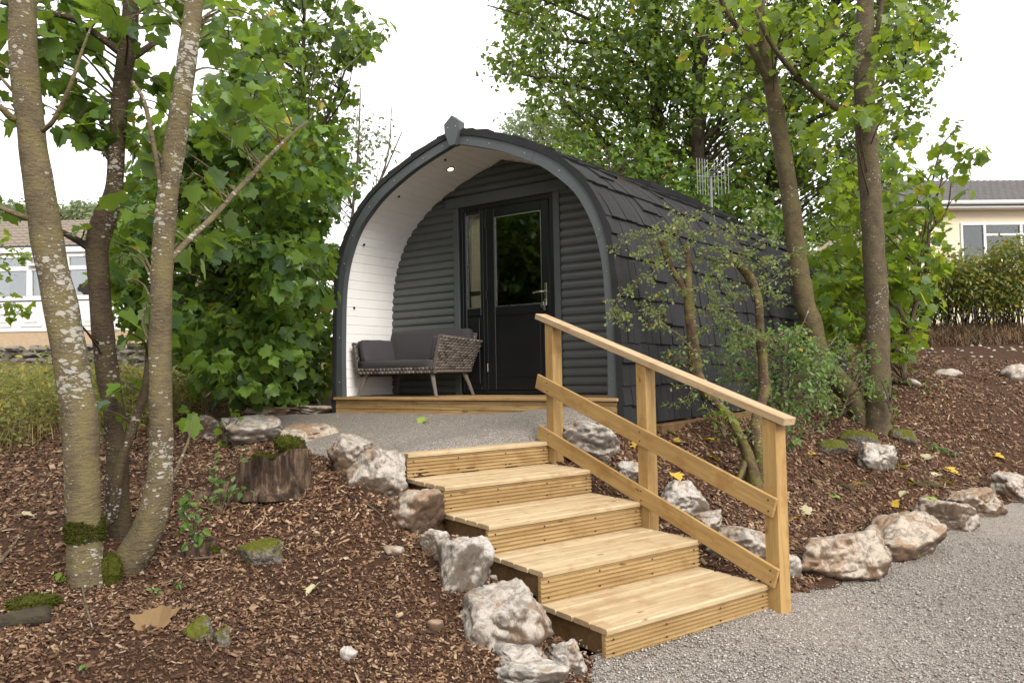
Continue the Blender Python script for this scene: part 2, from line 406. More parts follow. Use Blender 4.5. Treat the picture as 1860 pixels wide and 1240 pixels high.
# ground
t = NT('mulch_soil'); v = t.coord(rand=False); n1 = t.noise(v, .7, 5); n2 = t.noise(v, 18, 6, .7); n3 = t.noise(v, 75, 4, .7)
c = t.mix(t.ramp(n3, [(.3, 0), (.72, 1)]), (.018, .0095, .006), (.13, .066, .036))
c = t.mix(t.math('MULTIPLY', t.ramp(n2, [(.5, 0), (.75, 1)]), .5), c, (.02, .011, .007))
geo = t.n('ShaderNodeNewGeometry'); sp_ = t.n('ShaderNodeSeparateXYZ'); t.l(geo.outputs['Position'], sp_.inputs[0])
# meadow (left rear) and dry bank (right rear)
fa = t.ramp(t.math('MULTIPLY', t.math('ADD', sp_.outputs[1], t.math('MULTIPLY', n1, 1.6)), .05), [(.40, 0), (.46, 1)])
fb = t.ramp(t.math('MULTIPLY', t.math('ADD', sp_.outputs[0], 11), .1), [(.90, 1), (.97, 0)])
fc = t.ramp(t.math('MULTIPLY', t.math('ADD', sp_.outputs[1], n1), .05), [(.83, 0), (.87, 1)])
c = t.mix(t.math('MAXIMUM', t.math('MULTIPLY', fa, fb), fc), c, t.mix(n2, (.10, .075, .03), (.20, .15, .06)))
MAT['mulch_soil'] = t.done(t.bsdf(c, .95, .15, t.bump(t.math('ADD', n2, n3), .9, .03)))
t = NT('wood_chip'); isl = t.n('ShaderNodeNewGeometry').outputs['Random Per Island']; v = t.coord(rand=False)
n = t.noise(v, .9, 4); n2 = t.noise(v, 130, 3)
c = t.ramp(isl, [(0, (.022, .010, .005)), (.30, (.068, .031, .016)), (.55, (.15, .074, .036)), (.77, (.25, .142, .075)), (.92, (.38, .25, .145)), (1, (.50, .38, .26))])
c = t.mix(t.math('MULTIPLY', t.ramp(n, [(.4, 0), (.7, 1)]), .5), c, (.07, .034, .018))
c = t.mix(t.math('MULTIPLY', n2, .4), c, (.03, .016, .01))
MAT['wood_chip'] = t.done(t.bsdf(c, .8, .3))
def m_gravel(name, dull=1.0):
    t = NT(name); v = t.coord(rand=False)
    w = t.noise(v, 40, 2, out='Color'); mx = t.n('ShaderNodeVectorMath', operation='MULTIPLY_ADD'); t.l(w, mx.inputs[0]); mx.inputs[1].default_value = (.01, .01, .01); t.l(v, mx.inputs[2])
    vc = t.voro(mx.outputs[0], 105, 'Color'); vd = t.voro(mx.outputs[0], 105, 'Distance'); ve = t.voro(mx.outputs[0], 105, 'Distance', 'DISTANCE_TO_EDGE')
    sep = t.n('ShaderNodeSeparateColor'); t.l(vc, sep.inputs[0])
    c = t.ramp(sep.outputs[0], [(0, (.10, .083, .067)), (.3, (.235, .207, .18)), (.7, (.315, .284, .25)), (1, (.44, .405, .365))])
    c = t.mix(t.math('MULTIPLY', sep.outputs[1], .25), c, (.42, .35, .28))
    c = t.mix(t.ramp(ve, [(.02, .85), (.16, 0)]), c, (.075, .062, .05))
    n = t.noise(v, 1.3, 4); c = t.mix(t.math('MULTIPLY', t.ramp(n, [(.45, 0), (.8, 1)]), .3), c, (.25, .21, .17))
    h = t.math('ADD', t.math('MULTIPLY', vd, -.7), t.math('MULTIPLY', sep.outputs[2], .5))
    MAT[name] = t.done(t.bsdf(c, .9, .25, t.bump(h, .8, .012)))
m_gravel('gravel_stone')
t = NT('pebble'); isl = t.n('ShaderNodeNewGeometry').outputs['Random Per Island']
c = t.ramp(isl, [(0, (.11, .092, .075)), (.3, (.235, .207, .18)), (.7, (.32, .29, .255)), (1, (.43, .395, .355))])
MAT['pebble'] = t.done(t.bsdf(c, .88, .3))
# concrete roof tiles (pantile look comes from geometry)
plain('roof_tile_grey', (.13, .12, .118), .85, .25, .35, 5, .4, 60)
plain('roof_tile_brown', (.20, .165, .13), .85, .25, .35, 5, .4, 60)
# wicker
t = NT('wicker'); v = t.coord(rand=False)
wv = t.noise(t.coord(scale=(30, 30, 4), rand=False), 4, 2); isl = t.n('ShaderNodeNewGeometry').outputs['Random Per Island']
c = t.mix(isl, (.045, .034, .028), (.21, .175, .15)); c = t.mix(t.math('MULTIPLY', wv, .5), c, (.05, .04, .033))
MAT['wicker'] = t.done(t.bsdf(c, .5, .4))
t = NT('lamp_glow'); e = t.n('ShaderNodeEmission'); e.inputs[0].default_value = (1, .66, .34, 1); e.inputs[1].default_value = 5.0
MAT['lamp_glow'] = t.done(e.outputs[0])
# old stump wood
t = NT('stump_wood'); v = t.coord(scale=(1, 1, .12)); n = t.noise(v, 16, 6, .7); v2 = t.coord(); n2 = t.noise(v2, 5, 4)
sx = t.n('ShaderNodeSeparateXYZ'); t.l(t.n('ShaderNodeTexCoord').outputs['Object'], sx.inputs[0])
c = t.ramp(n, [(.36, (.010, .007, .005)), (.52, (.055, .034, .022)), (.64, (.15, .105, .07)), (.76, (.34, .28, .20))])
mo = t.math('ADD', t.math('MULTIPLY', sx.outputs[2], 1.7), t.math('MULTIPLY', n2, .8)); mo = t.math('ADD', mo, t.math('MULTIPLY', sx.outputs[0], .6))
c = t.mix(t.ramp(t.math('ADD', mo, t.math('MULTIPLY', t.noise(v2, 34, 4, .7), .5)), [(1.0, 0), (1.2, .9)]), c, t.mix(t.noise(v2, 70, 3), (.03, .035, .006), (.10, .10, .018)))
MAT['stump_wood'] = t.done(t.bsdf(c, .9, .2, t.bump(n, 1.0, .03)))
# ------------------------------------------------------------------ pod and stair frames
PYAW, SYAW = -0.60322, 0.61874
E2 = np.array([math.cos(PYAW), math.sin(PYAW), 0]); N2 = np.array([-math.sin(PYAW), math.cos(PYAW), 0])
ES = np.array([math.cos(SYAW), math.sin(SYAW), 0]); NS = np.array([-math.sin(SYAW), math.cos(SYAW), 0])
PO = np.array([-.5167, 7.736, 1.1509]); SO = np.array([.42568, 3.79708, 0.0])
SW, SD, SR, SH = 1.258, .50664, .173, .14241
POD_L = 7.3
def podw(x, y, z=0): return PO+E2*x+N2*y+np.array([0, 0, z])
def stw(a, b, z=0): return SO+ES*a+NS*b+np.array([0, 0, z])

# ------------------------------------------------------------------ terrain heights
G = []
def gp(px, py, d): p = W3(px, py, d); G.append(tuple(p))
def gw(x, y, z): G.append((x, y, z))
for q in [(0, 1240, 2.6), (400, 1240, 2.8), (650, 1240, 3.0), (850, 1240, 3.3), (158, 1062, 3.9), (238, 1035, 4.1), (212, 975, 4.5), (650, 1000, 4.5),
          (480, 905, 5.1), (420, 960, 4.7), (0, 1000, 4.2), (0, 860, 6.0), (300, 780, 7.6), (100, 790, 7.6), (330, 1100, 3.6), (640, 850, 5.9), (560, 835, 6.2), (450, 800, 6.9), (370, 790, 7.1),
          (760, 1090, 3.95), (520, 1130, 3.45), (0, 700, 12.), (250, 690, 12.), (430, 745, 8.8), (520, 738, 9.6),
          # right bed
          (1594, 775, 9.2), (1560, 758, 9.4), (1590, 845, 7.9), (1500, 790, 8.6), (1360, 880, 6.6), (1280, 755, 8.6), (1700, 700, 11.), (1850, 760, 10.5), (1640, 660, 13.5), (1850, 650, 14.), (1720, 622, 16.), (1860, 610, 16.5),
          (1480, 900, 7.0), (1600, 900, 7.5), (1700, 850, 8.6), (1150, 830, 6.5)]: gp(*q)
for b in (0, .25, .5, .9, 1.4, 1.9): # beside and below the stairs
    z = .0 if b < .1 else (.34*b)
    gw(*stw(-.12, b, z)[:2], z); gw(*stw(SW+.2, b+.1, z)[:2], z+.02)
    gw(*stw(.6, b, 0)[:2], max(0, z-.1))
for a in (0, .6, 1.25): gw(*stw(a, 2.1)[:2], .80)
for x, y, z in [(-1.7, -.1, .97), (0, -.1, .975), (1.7, -.1, .95), (-1.9, 1, .96), (-1.9, 4, .98), (-1.9, 7.5, 1.05), (1.8, 2, .92), (1.8, 4.5, .98), (1.8, 7.3, 1.1), (0, 4, .9), (-1.6, -1.2, .93), (.6, -1.2, .86), (-2.4, -.2, .96), (0, -.6, .935), (-1, -.8, .94), (.8, -.5, .92), (1.7, -.5, .90), (-1.7, -.8, .945), (.3, -1.3, .88)]:
    gw(*podw(x, y)[:2], z)
for x, y in [(.32, 3.45), (.2, 2.6), (0, 1.6), (1.9, 4.95), (2.43, 5.74), (3.2, 6.5), (4.15, 7.4), (5, 8.1), (5.9, 8.75), (3, 3), (4, 5), (7.5, 8.5), (1.5, 2), (2, 0), (5, 1), (8, 4), (11, 9), (0, -1), (0, -4), (6, -4), (12, 0), (14, 10)]:
    gw(x, y, -.02)
for x, y, z in [(-2, 0, .36), (-4, 1, .5), (-5, 4, .6), (-3, -3, .2), (-9, 0, .6), (-9, 7, 1.1), (-10, 14, 1.75), (-14, 16, 2.0), (-4, 14, 1.6), (-2, 17, 1.75), (3, 18, 1.6), (8, 20, 2.2), (14, 20, 2.2), (14, 15, 1.2), (20, 24, 2.5), (-20, 24, 2.6), (0, 28, 2.2), (-16, 4, 1.0), (22, 12, .8), (22, 0, 0), (-20, -8, .5), (0, -14, 0), (22, -14, 0), (-20, 34, 2.8), (22, 36, 2.8)]:
    gw(x, y, z)
G = np.array(G)
def _tps(r): return np.where(r > 1e-9, r*r*np.log(r+1e-12), 0)
_n = len(G); _d = np.linalg.norm(G[:, None, :2]-G[None, :, :2], axis=2)
_K = _tps(_d)+np.eye(_n)*.02; _Pm = np.c_[np.ones(_n), G[:, :2]]
_A = np.block([[_K, _Pm], [_Pm.T, np.zeros((3, 3))]])
_w = np.linalg.solve(_A, np.r_[G[:, 2], 0, 0, 0])
def H0(x, y):
    x = np.asarray(x, float); y = np.asarray(y, float); sh = x.shape
    xc = np.clip(x, -22, 24).ravel(); yc = np.clip(y, -14, 38).ravel()
    out = np.empty(len(xc))
    for i in range(0, len(xc), 20000):
        P = np.c_[xc[i:i+20000], yc[i:i+20000]]
        D = np.linalg.norm(P[:, None]-G[None, :, :2], axis=2)
        out[i:i+20000] = _tps(D)@_w[:_n]+_w[_n]+P@_w[_n+1:]
    return out.reshape(sh)
def inpoly(x, y, poly):
    x = np.asarray(x); y = np.asarray(y); c = np.zeros(x.shape, bool); n = len(poly)
    for i in range(n):
        x1, y1 = poly[i]; x2, y2 = poly[(i+1) % n]
        c ^= ((y1 > y) != (y2 > y)) & (x < (x2-x1)*(y-y1)/(y2-y1+1e-12)+x1)
    return c
def pdist(x, y, poly):
    """signed distance, negative inside"""
    x = np.asarray(x, float); y = np.asarray(y, float); d = np.full(x.shape, 1e9); n = len(poly)
    for i in range(n):
        x1, y1 = poly[i]; x2, y2 = poly[(i+1) % n]; dx, dy = x2-x1, y2-y1
        t = np.clip(((x-x1)*dx+(y-y1)*dy)/(dx*dx+dy*dy), 0, 1)
        d = np.minimum(d, np.hypot(x-x1-t*dx, y-y1-t*dy))
    return np.where(inpoly(x, y, poly), -d, d)
PATH = [(-.4, -6), (-.25, 1.2), (.12, 2.7), (.3, 3.4), (.38, 3.86), (1.42, 4.60), (1.6, 4.78), (1.85, 4.9), (2.42, 5.66), (3.2, 6.42), (4.2, 7.3), (5, 8.0), (6, 8.7), (7.6, 9.7), (11, 11.2), (18, 12.5), (18, -6)]
_l = stw(-.05, 2.12); _r = stw(1.3, 2.12)
PATIO = [tuple(_l[:2]), tuple(_r[:2]), (.85, 6.62), tuple(podw(1.75, -.02)[:2]), tuple(podw(-1.75, -.02)[:2]), tuple(podw(-2.5, -.15)[:2]), (-2.9, 8.5), (-2.75, 7.7), (-2.15, 7.0), (-1.45, 6.2), (-.9, 5.5)]
def wig(x, y, s=1.7): 
    return .05*np.sin(3.1*x*s+1.3*y)+.04*np.sin(5.3*y*s-2.2*x)+.025*np.sin(11*x+7*y)
def H(x, y):
    """mulch and earth surface"""
    h = H0(x, y); x = np.asarray(x, float); y = np.asarray(y, float)
    h = h+.012*np.sin(3.3*x+1.1)*np.sin(2.7*y)+.008*np.sin(9*x+4*y)
    dp = pdist(x, y, PATH); h = h-.035*np.clip(-dp/.12, 0, 1)
    dq = pdist(x, y, PATIO); h = h-.035*np.clip(-dq/.12, 0, 1)
    fx = (x-PO[0])*E2[0]+(y-PO[1])*E2[1]; fy = (x-PO[0])*N2[0]+(y-PO[1])*N2[1]   # level bed under the pod
    sa = (x-SO[0])*ES[0]+(y-SO[1])*ES[1]; sb = (x-SO[0])*NS[0]+(y-SO[1])*NS[1]      # hollow under the steps
    tb = SH+SR*np.clip(np.floor(sb/SD), 0, 4)-.19; k = np.clip(np.minimum(np.minimum(sa+.06, SW+.02-sa), np.minimum(sb-.03, 2.04-sb))/.05, 0, 1)
    h = np.where(k > 0, h*(1-k)+np.minimum(h, tb-.03)*k, h)
    lo = SH+SR*np.clip(np.floor(sb/SD), 0, 4)-.12; k2 = np.clip((.35-np.abs(sa+.1))/.25, 0, 1)*((sb > -.1) & (sb < 2.2) & (sa < .3)); h = np.where(k2 > 0, h*(1-k2)+np.minimum(h, lo)*k2, h)
    ins = np.clip(np.minimum(np.minimum(1.7-np.abs(fx), fy-.05), POD_L-.1-fy)/.1, 0, 1); h = h*(1-ins)+.8*ins
    return h
def Hs(x, y): return float(H(np.array([x]), np.array([y]))[0])
def HG(x, y): return float(H0(np.array([x]), np.array([y]))[0])

def gridmesh(name, xs, ys, zf, mat, keep=None):
    X, Y = np.meshgrid(xs, ys); Z = zf(X, Y); nx, ny = len(xs), len(ys)
    V = np.c_[X.ravel(), Y.ravel(), Z.ravel()]
    i = np.arange((nx-1)*(ny-1)); r, c = i//(nx-1), i % (nx-1); a = r*nx+c
    Fq = np.c_[a, a+1, a+nx+1, a+nx]
    if keep is not None:
        k = keep(V[:, 0], V[:, 1]); Fq = Fq[k[Fq].all(1)]
        used = np.unique(Fq); rm = np.full(len(V), -1); rm[used] = np.arange(len(used)); V = V[used]; Fq = rm[Fq]
    return bulk(name, V, [Fq], mat, smooth=True)
def spaced(segs):
    out = [segs[0][0]]
    for a, b, s in segs: n = max(1, round((b-a)/s)); out += list(a+(b-a)*(np.arange(n)+1)/n)
    return np.array(out)
gx = spaced([(-600, -60, 90), (-60, -20, 8), (-20, -5, .6), (-5, 7, .09), (7, 20, .5), (20, 60, 8), (60, 600, 90)])
gy = spaced([(-600, -60, 90), (-60, -6, 6), (-6, 1.2, .4), (1.2, 11, .09), (11, 18, .25), (18, 40, 1), (40, 80, 8), (80, 900, 90)])
o = gridmesh('ground', gx, gy, H, MAT['mulch_soil']); o['kind'] = 'structure'
px_ = spaced([(-.6, 6.5, .05), (6.5, 18, .2)]); py_ = spaced([(-6, 1.5, .3), (1.5, 9, .05), (9, 12.6, .1)])
o = gridmesh('gravel_path', px_, py_, lambda x, y: H0(x, y)-.004+.006*np.sin(2.1*x+y)*np.sin(1.7*y)-.05*np.clip((pdist(x, y, PATH))/.05, 0, 1), MAT['gravel_stone'], keep=lambda x, y: pdist(x, y, PATH) < .06+wig(x, y)*.4); o['kind'] = 'structure'
qx = spaced([(-3.2, 1.6, .05)]); qy = spaced([(5.2, 9.2, .05)])
o = gridmesh('gravel_patio', qx, qy, lambda x, y: H0(x, y)+.004-.05*np.clip((pdist(x, y, PATIO))/.05, 0, 1), MAT['gravel_stone'], keep=lambda x, y: pdist(x, y, PATIO) < .06); o['kind'] = 'structure'

# ------------------------------------------------------------------ loose bark chips and gravel stones (uncountable)
def chips():
    N = 340000
    # density falls with distance from the camera foot
    r = 1.7+14.5*rng.random(N)**1.35; a = np.where(rng.random(N) < .86, rng.uniform(-.70, .70, N), rng.choice([-1, 1], N)*rng.uniform(.7, 1.25, N))
    x, y = r*np.sin(a), r*np.cos(a)
    dp = pdist(x, y, PATH)+wig(x, y)*.25; dq = pdist(x, y, PATIO)+wig(x, y)*.2
    fx = (x-PO[0])*E2[0]+(y-PO[1])*E2[1]; fy = (x-PO[0])*N2[0]+(y-PO[1])*N2[1]
    sa = (x-SO[0])*ES[0]+(y-SO[1])*ES[1]; sb = (x-SO[0])*NS[0]+(y-SO[1])*NS[1]
    ok = (dp > .0) & (dq > .0) & ~((np.abs(fx) < 1.78) & (fy > -.05) & (fy < POD_L+.1)) & ~((sa > .02) & (sa < SW) & (sb > .0) & (sb < 2.3))
    ok &= ~((x < -1.5) & (y > 7.4-.12*x)) | (rng.random(N) < .15)
    ok &= (x > -1.5) | (r < 11)
    pat = np.sin(2.3*x+1.7*y)*np.sin(3.1*y-1.3*x)+.5*np.sin(6*x)*np.sin(5*y); ok &= (pat > -.35) | (rng.random(N) < .55)
    x, y, r = x[ok], y[ok], r[ok]; n = len(x)
    z = H(x, y)+rng.uniform(.0, .016, n)
    e = .05; gxn = (H0(x+e, y)-H0(x-e, y))/(2*e); gyn = (H0(x, y+e)-H0(x, y-e))/(2*e)
    Nn = np.c_[-gxn, -gyn, np.ones(n)]+rng.normal(0, .38, (n, 3))
    X, Y, Z = basis_from_normal(Nn, rng.uniform(0, 6.28, n))
    L = rng.gamma(3.0, .0056, n)+.006; thin = rng.random(n) < .07; L = np.where(thin, L*2.2, L); L *= np.clip(r/5.0, .66, 1.5); Wd = np.where(thin, L*.10, L*rng.uniform(.22, .6, n)); T = rng.uniform(.002, .006, n)
    T0 = np.array([(-.5, -.5, 0), (.5, -.42, .1), (.46, .5, 0), (-.5, .4, .15), (-.48, -.45, 1), (.47, -.38, 1), (.45, .42, 1), (-.46, .38, 1.1)])
    V, Fc = scatter(T0, [(4, 5, 6, 7), (0, 1, 5, 4), (1, 2, 6, 5), (2, 3, 7, 6), (3, 0, 4, 7)], np.c_[x, y, z], X, Y, Z, np.c_[L, Wd, T])
    o = bulk('bark_mulch', V, Fc, MAT['wood_chip']); o['kind'] = 'stuff'
chips()
def stones():
    N = 60000
    r = 2.6+5.4*rng.random(N)**1.2; a = rng.uniform(-.1, .72, N); x, y = r*np.sin(a), r*np.cos(a)
    d = pdist(x, y, PATH)+wig(x, y)*.3; ok = (d < .02) | ((d < .12) & (rng.random(N) < .25))
    x1, y1 = x[ok], y[ok]
    x2 = rng.uniform(-2.9, 1.4, 9000); y2 = rng.uniform(5.4, 8.8, 9000); k = pdist(x2, y2, PATIO) < .02
    x = np.r_[x1, x2[k]]; y = np.r_[y1, y2[k]]; n = len(x)
    z = H0(x, y)+rng.uniform(-.002, .003, n)
    X, Y, Z = basis_from_normal(np.array([[0, 0, 1.]])+rng.normal(0, .3, (n, 3)), rng.uniform(0, 6.28, n))
    s = rng.gamma(5, .0009, n)+.002
    T0 = np.array([(1, 0, 0), (.3, .95, .1), (-.8, .6, -.1), (-.75, -.6, .1), (.4, -.9, -.1), (.1, .1, .8), (0, 0, -.7)])
    fs = [(0, 1, 5), (1, 2, 5), (2, 3, 5), (3, 4, 5), (4, 0, 5), (1, 0, 6), (2, 1, 6), (3, 2, 6), (4, 3, 6), (0, 4, 6)]
    V, Fc = scatter(T0, fs, np.c_[x, y, z], X, Y, Z, np.c_[s, s*rng.uniform(.6, 1, n), s*rng.uniform(.5, .9, n)])
    o = bulk('gravel', V, Fc, MAT['pebble']); o['kind'] = 'stuff'
stones()
# ------------------------------------------------------------------ camping pod
OUT = [(1.785, -.24), (1.785, 0), (1.777, .45), (1.765, .8), (1.735, 1.24), (1.69, 1.48), (1.615, 1.69), (1.5, 1.89), (1.385, 2.03), (1.23, 2.175), (1.0, 2.32), (.78, 2.42), (.6, 2.495), (.3, 2.597), (.0, 2.672)]
INN = [(1.655, 0), (1.66, .4), (1.652, .74), (1.635, 1.1), (1.60, 1.33), (1.545, 1.52), (1.455, 1.71), (1.345, 1.87), (1.17, 2.03), (.96, 2.18), (.6, 2.355), (.3, 2.46), (0, 2.548)]
def densify(P, m=5): return np.array(smooth_path(P, m))
OD, ID = densify(OUT), densify(INN)
def full(P): return np.r_[P, (P[:-1]*[-1, 1])[::-1]]      # right foot -> apex -> left foot
def normals2(P):
    T = np.gradient(P, axis=0); T /= np.linalg.norm(T, axis=1, keepdims=True); return np.c_[T[:, 1], -T[:, 0]]
def offs(P, d):
    N = normals2(P); Q = P+N*d
    return Q
OF, IF = full(OD), full(ID)
SHEAR = math.tan(.046)
def shx(x, y): return x+SHEAR*max(0, y)
def arclen(P): return np.r_[0, np.cumsum(np.linalg.norm(np.diff(P, axis=0), axis=1))]
def at_s(P, L, s): return np.array([np.interp(s, L, P[:, 0]), np.interp(s, L, P[:, 1])])

pod = thing('camping_pod', 'dark slate camping pod with pointed arch roof, black felt shingles and open white-lined porch', 'camping pod', PO, PYAW)
# roof: lining shell + shingle courses (one mesh, the courses are surface pattern)
roof = MB()
ys = np.linspace(-.03, POD_L, 9); V = []
for y in ys: V += [(shx(p[0], y), y, p[1]) for p in OF]
k = len(OF); roof.add(V, [(j*k+i, j*k+i+1, (j+1)*k+i+1, (j+1)*k+i) for j in range(8) for i in range(k-1)])
R2 = random.Random(3)
for sgn in (1, -1):
    P = OD; L = arclen(P); N = normals2(P); tot = L[-1]
    rows = [0, .345, .725, 1.125]; 
    while rows[-1] < tot-.42: rows.append(rows[-1]+.365)
    rows.append(tot)
    for ri in range(len(rows)-1):
        for layer in (0, 1):
            y = -.045+(0 if layer == 0 else 0)
            while y < POD_L:
                w = R2.uniform(.10, .165) if layer == 0 else R2.choice([.12, .15, .27, .3]); y1 = min(y+w-.008, POD_L+.02)
                if layer == 1 and R2.random() < (.45 if ri < 5 else .72): y += w; continue
                s0 = rows[ri]+R2.uniform(-.011, .006); s1 = min(rows[ri+1]+.05, tot)
                base = .006
                if layer == 1: s0 = rows[ri]+(rows[ri+1]-rows[ri])*.48+R2.uniform(-.018, .018); base = .014
                th0, th1 = base+.024+R2.uniform(0, .014), base+.001
                if ri == 0 and layer == 0: s0 = rows[0]
                m = 5; top = []; 
                for q in range(m):
                    s = s0+(s1-s0)*q/(m-1); p = at_s(P, L, s); n = np.array([np.interp(s, L, N[:, 0]), np.interp(s, L, N[:, 1])]); n /= np.linalg.norm(n)
                    th = th0+(th1-th0)*q/(m-1); top.append((p+n*th, p+n*(-.004)))
                yy0, yy1 = y, y1; vs = []
                for a, b in top:
                    for yv in (yy0, yy1): vs.append((shx(sgn*a[0], yv), yv, a[1]))
                for yv in (yy0, yy1): vs.append((shx(sgn*top[0][1][0], yv), yv, top[0][1][1]))
                for a, b in top: pass
                fs = [(2*q, 2*q+1, 2*q+3, 2*q+2) for q in range(m-1)]+[(2*m, 2*m+1, 1, 0)]
                # side skirts
                o_ = len(vs)
                for yv in (yy0, yy1):
                    for a, b in top: vs.append((shx(sgn*b[0], yv), yv, b[1]))
                fs += [(2*q, 2*q+2, o_+q+1, o_+q) for q in range(m-1)]+[(2*q+1, o_+m+q, o_+m+q+1, 2*q+3) for q in range(m-1)]
                roof.add(vs, fs); y += w
# ridge cap pieces
y = -.02
while y < POD_L:
    y1 = min(y+.34, POD_L+.02); h0, h1 = .058, .035; vs = []
    for yv, h in ((y, h1), (y1, h0)):
        for x, z in ((.17, 2.63), (.15, 2.638+h), (0, 2.69+h), (-.15, 2.638+h), (-.17, 2.63)): vs.append((shx(x, yv), yv, z))
    roof.add(vs, [(i, i+1, i+6, i+5) for i in range(4)]+[(0, 1, 2, 3, 4), (9, 8, 7, 6, 5)]); y += .325
roof_o = roof.make('roof', MAT['shingle_felt'], pod)
# skylight beside the ridge
def slope_pt(x): 
    i = np.argsort(OD[:, 0]); return np.interp(x, OD[i, 0], OD[i, 1])
sk = MB()
for (ya, yb, hh) in ((3.0, 4.55, .13), (4.55, 5.9, .10)):
    vs = []
    for yv in (ya, yb):
        for x in (.06, .62):
            for h in (-.02, hh): vs.append((shx(x, yv), yv, slope_pt(x)+h+.02))
    sk.add(vs, [(0, 1, 3, 2), (4, 6, 7, 5), (1, 5, 7, 3), (0, 4, 5, 1), (2, 3, 7, 6), (0, 2, 6, 4)])
sky_o = sk.make('skylight', MAT['shingle_felt'], pod)
# rear wall
rw = MB(); Q = offs(OF, -.02); rw.add([(shx(p[0], POD_L), POD_L-.02, p[1]) for p in Q], [tuple(range(len(Q)))]); rw.make('rear_wall', MAT['slate_paint'], pod)
# fascia: ring between the inner arch and the felt edge
fo = offs(OF, -.036); fi = IF.copy()
fo = fo[fo[:, 1] > -.0]; fo = np.r_[[[fo[0][0], 0]], fo, [[fo[-1][0], 0]]]
def ring(A, B, y0, y1):
    m = MB(); n = 64
    LA, LB = arclen(A), arclen(B); fr = np.linspace(0, 1, 2*n+1)
    def samp(P, L):
        h = L[np.argmax(P[:, 1])]
        return [at_s(P, L, f*2*h) if f <= .5 else at_s(P, L, h+(f-.5)*2*(L[-1]-h)) for f in fr]
    a, b = samp(A, LA), samp(B, LB); vs = []
    for p, q in zip(a, b): vs += [(p[0], y0, p[1]), (q[0], y0, q[1]), (q[0], y1, q[1]), (p[0], y1, p[1])]
    fs = []
    for i in range(len(fr)-1):
        for c in range(4): fs.append((4*i+c, 4*i+4+c, 4*i+4+(c+1) % 4, 4*i+(c+1) % 4))
    fs += [(0, 1, 2, 3), tuple(4*len(fr)-4+c for c in (3, 2, 1, 0))]
    return m.add(vs, fs), a, b
m, fa, fb = ring(fi, fo, -.035, .03)
fascia = m.make('fascia', MAT['fascia_paint'], pod)
# board joints on the fascia are thin dark lines, modelled as slivers
for i in (26, 46, 82, 102):
    jn = MB()
    p, q = np.array(fa[i]), np.array(fb[i]); t = (q-p)/np.linalg.norm(q-p); w = np.array([-t[1], t[0]])*.0016
    jn.add([(*(p-w)[:1], -.0365, (p-w)[1]), (*(p+w)[:1], -.0365, (p+w)[1]), (*(q+w)[:1], -.0365, (q+w)[1]), (*(q-w)[:1], -.0365, (q-w)[1])], [(0, 1, 2, 3)]); jn.make('joint', MAT['black_rubber'], fascia)
ed, _, _ = ring(offs(OF, -.034), offs(OF, .022), -.05, .06); ed.make('roof_edge', MAT['shingle_felt'], roof_o)
scr = None
for i in (3, 12, 20, 27, 33, 40, 48, 56, 61, 67, 72, 80, 88, 95, 101, 108, 116, 125):
    p = (np.array(fa[i])+np.array(fb[i]))/2
    if scr is None:
        mb = MB(); mb.tube([(0, 0, 0), (0, -.004, 0)], [.0075, .006], 8); scr = mb.make('screw', MAT['steel'], fascia, loc=(p[0], -.035, p[1]))
    else:
        c = scr.copy(); COL.objects.link(c); c.parent = fascia; c.location = (p[0], -.035, p[1])
# key block at the apex
kb = MB(); kb.prism([(-.034, 2.522), (.034, 2.522), (.092, 2.66), (.098, 2.745), (0, 2.822), (-.098, 2.745), (-.092, 2.66)], 1, -.085, .0)
kb_o = kb.make('key_block', MAT['fascia_paint'], pod)
for x in (-.05, .05): c = scr.copy(); COL.objects.link(c); c.parent = kb_o; c.location = (x, -.085, 2.70)
# soffit boarding (white), boards run front to back
so_p = offs(IF, -.0)+normals2(IF)*.014; Ls = arclen(so_p); nb = int(Ls[-1]/.1); prof = []
for i in range(nb):
    a, b = Ls[-1]*i/nb, Ls[-1]*(i+1)/nb
    for s, d in ((a+.0015, .007), (a+.005, 0), ((a+b)/2, 0), (b-.005, 0), (b-.0015, .007)):
        p = at_s(so_p, Ls, s); j = np.argmin(np.abs(Ls-s)); prof.append(p+normals2(so_p)[j]*d)
prof = np.array(prof); k = len(prof); mb = MB()
mb.add([(p[0], .0, p[1]) for p in prof]+[(p[0], .82, p[1]) for p in prof], [(i, i+1, k+i+1, k+i) for i in range(k-1)])
soff = mb.make('soffit', MAT['soffit_white'], pod)
def soffit_hit(px, py):
    d = RT*(px-930)/F_PX-UPV*(py-620)/F_PX+FW; o0 = CC-PO
    lo = np.array([o0@E2, o0@N2, o0[2]]); ld = np.array([d@E2, d@N2, d[2]])
    zi = np.argsort(ID[:, 0])
    for t in np.arange(6.0, 10.5, .004):
        q = lo+ld*t
        if q[1] < 0: continue
        if abs(q[0]) > np.interp(q[2], ID[:, 1], ID[:, 0]) and q[2] < 2.55 or q[2] > np.interp(abs(q[0]), ID[zi, 0], ID[zi, 1]):
            j = np.argmin(np.linalg.norm(IF-[q[0], q[2]], axis=1)); n = -normals2(IF)[j]
            return q, np.array([n[0], 0, n[1]])
    return None
def disc_on(name, q, n, r, mat, parent, depth=.004, inner=None):
    m_ = MB(); m_.tube([q-n*.012, q+n*depth], [r, r], 14); return m_.make(name, mat, parent)
h = soffit_hit(818.2, 307.3)
dl = disc_on('downlight', h[0], h[1], .045, MAT['chrome'], soff, .004)
disc_on('bulb', h[0], h[1], .030, MAT['lamp_glow'], dl, .007)
for q in ((809, 291.7), (725, 358), (662, 444.8), (644, 559)):
    h = soffit_hit(*q); 
    if h: disc_on('plug_hole', h[0], h[1], .013, MAT['black_rubber'], soff, .0015)

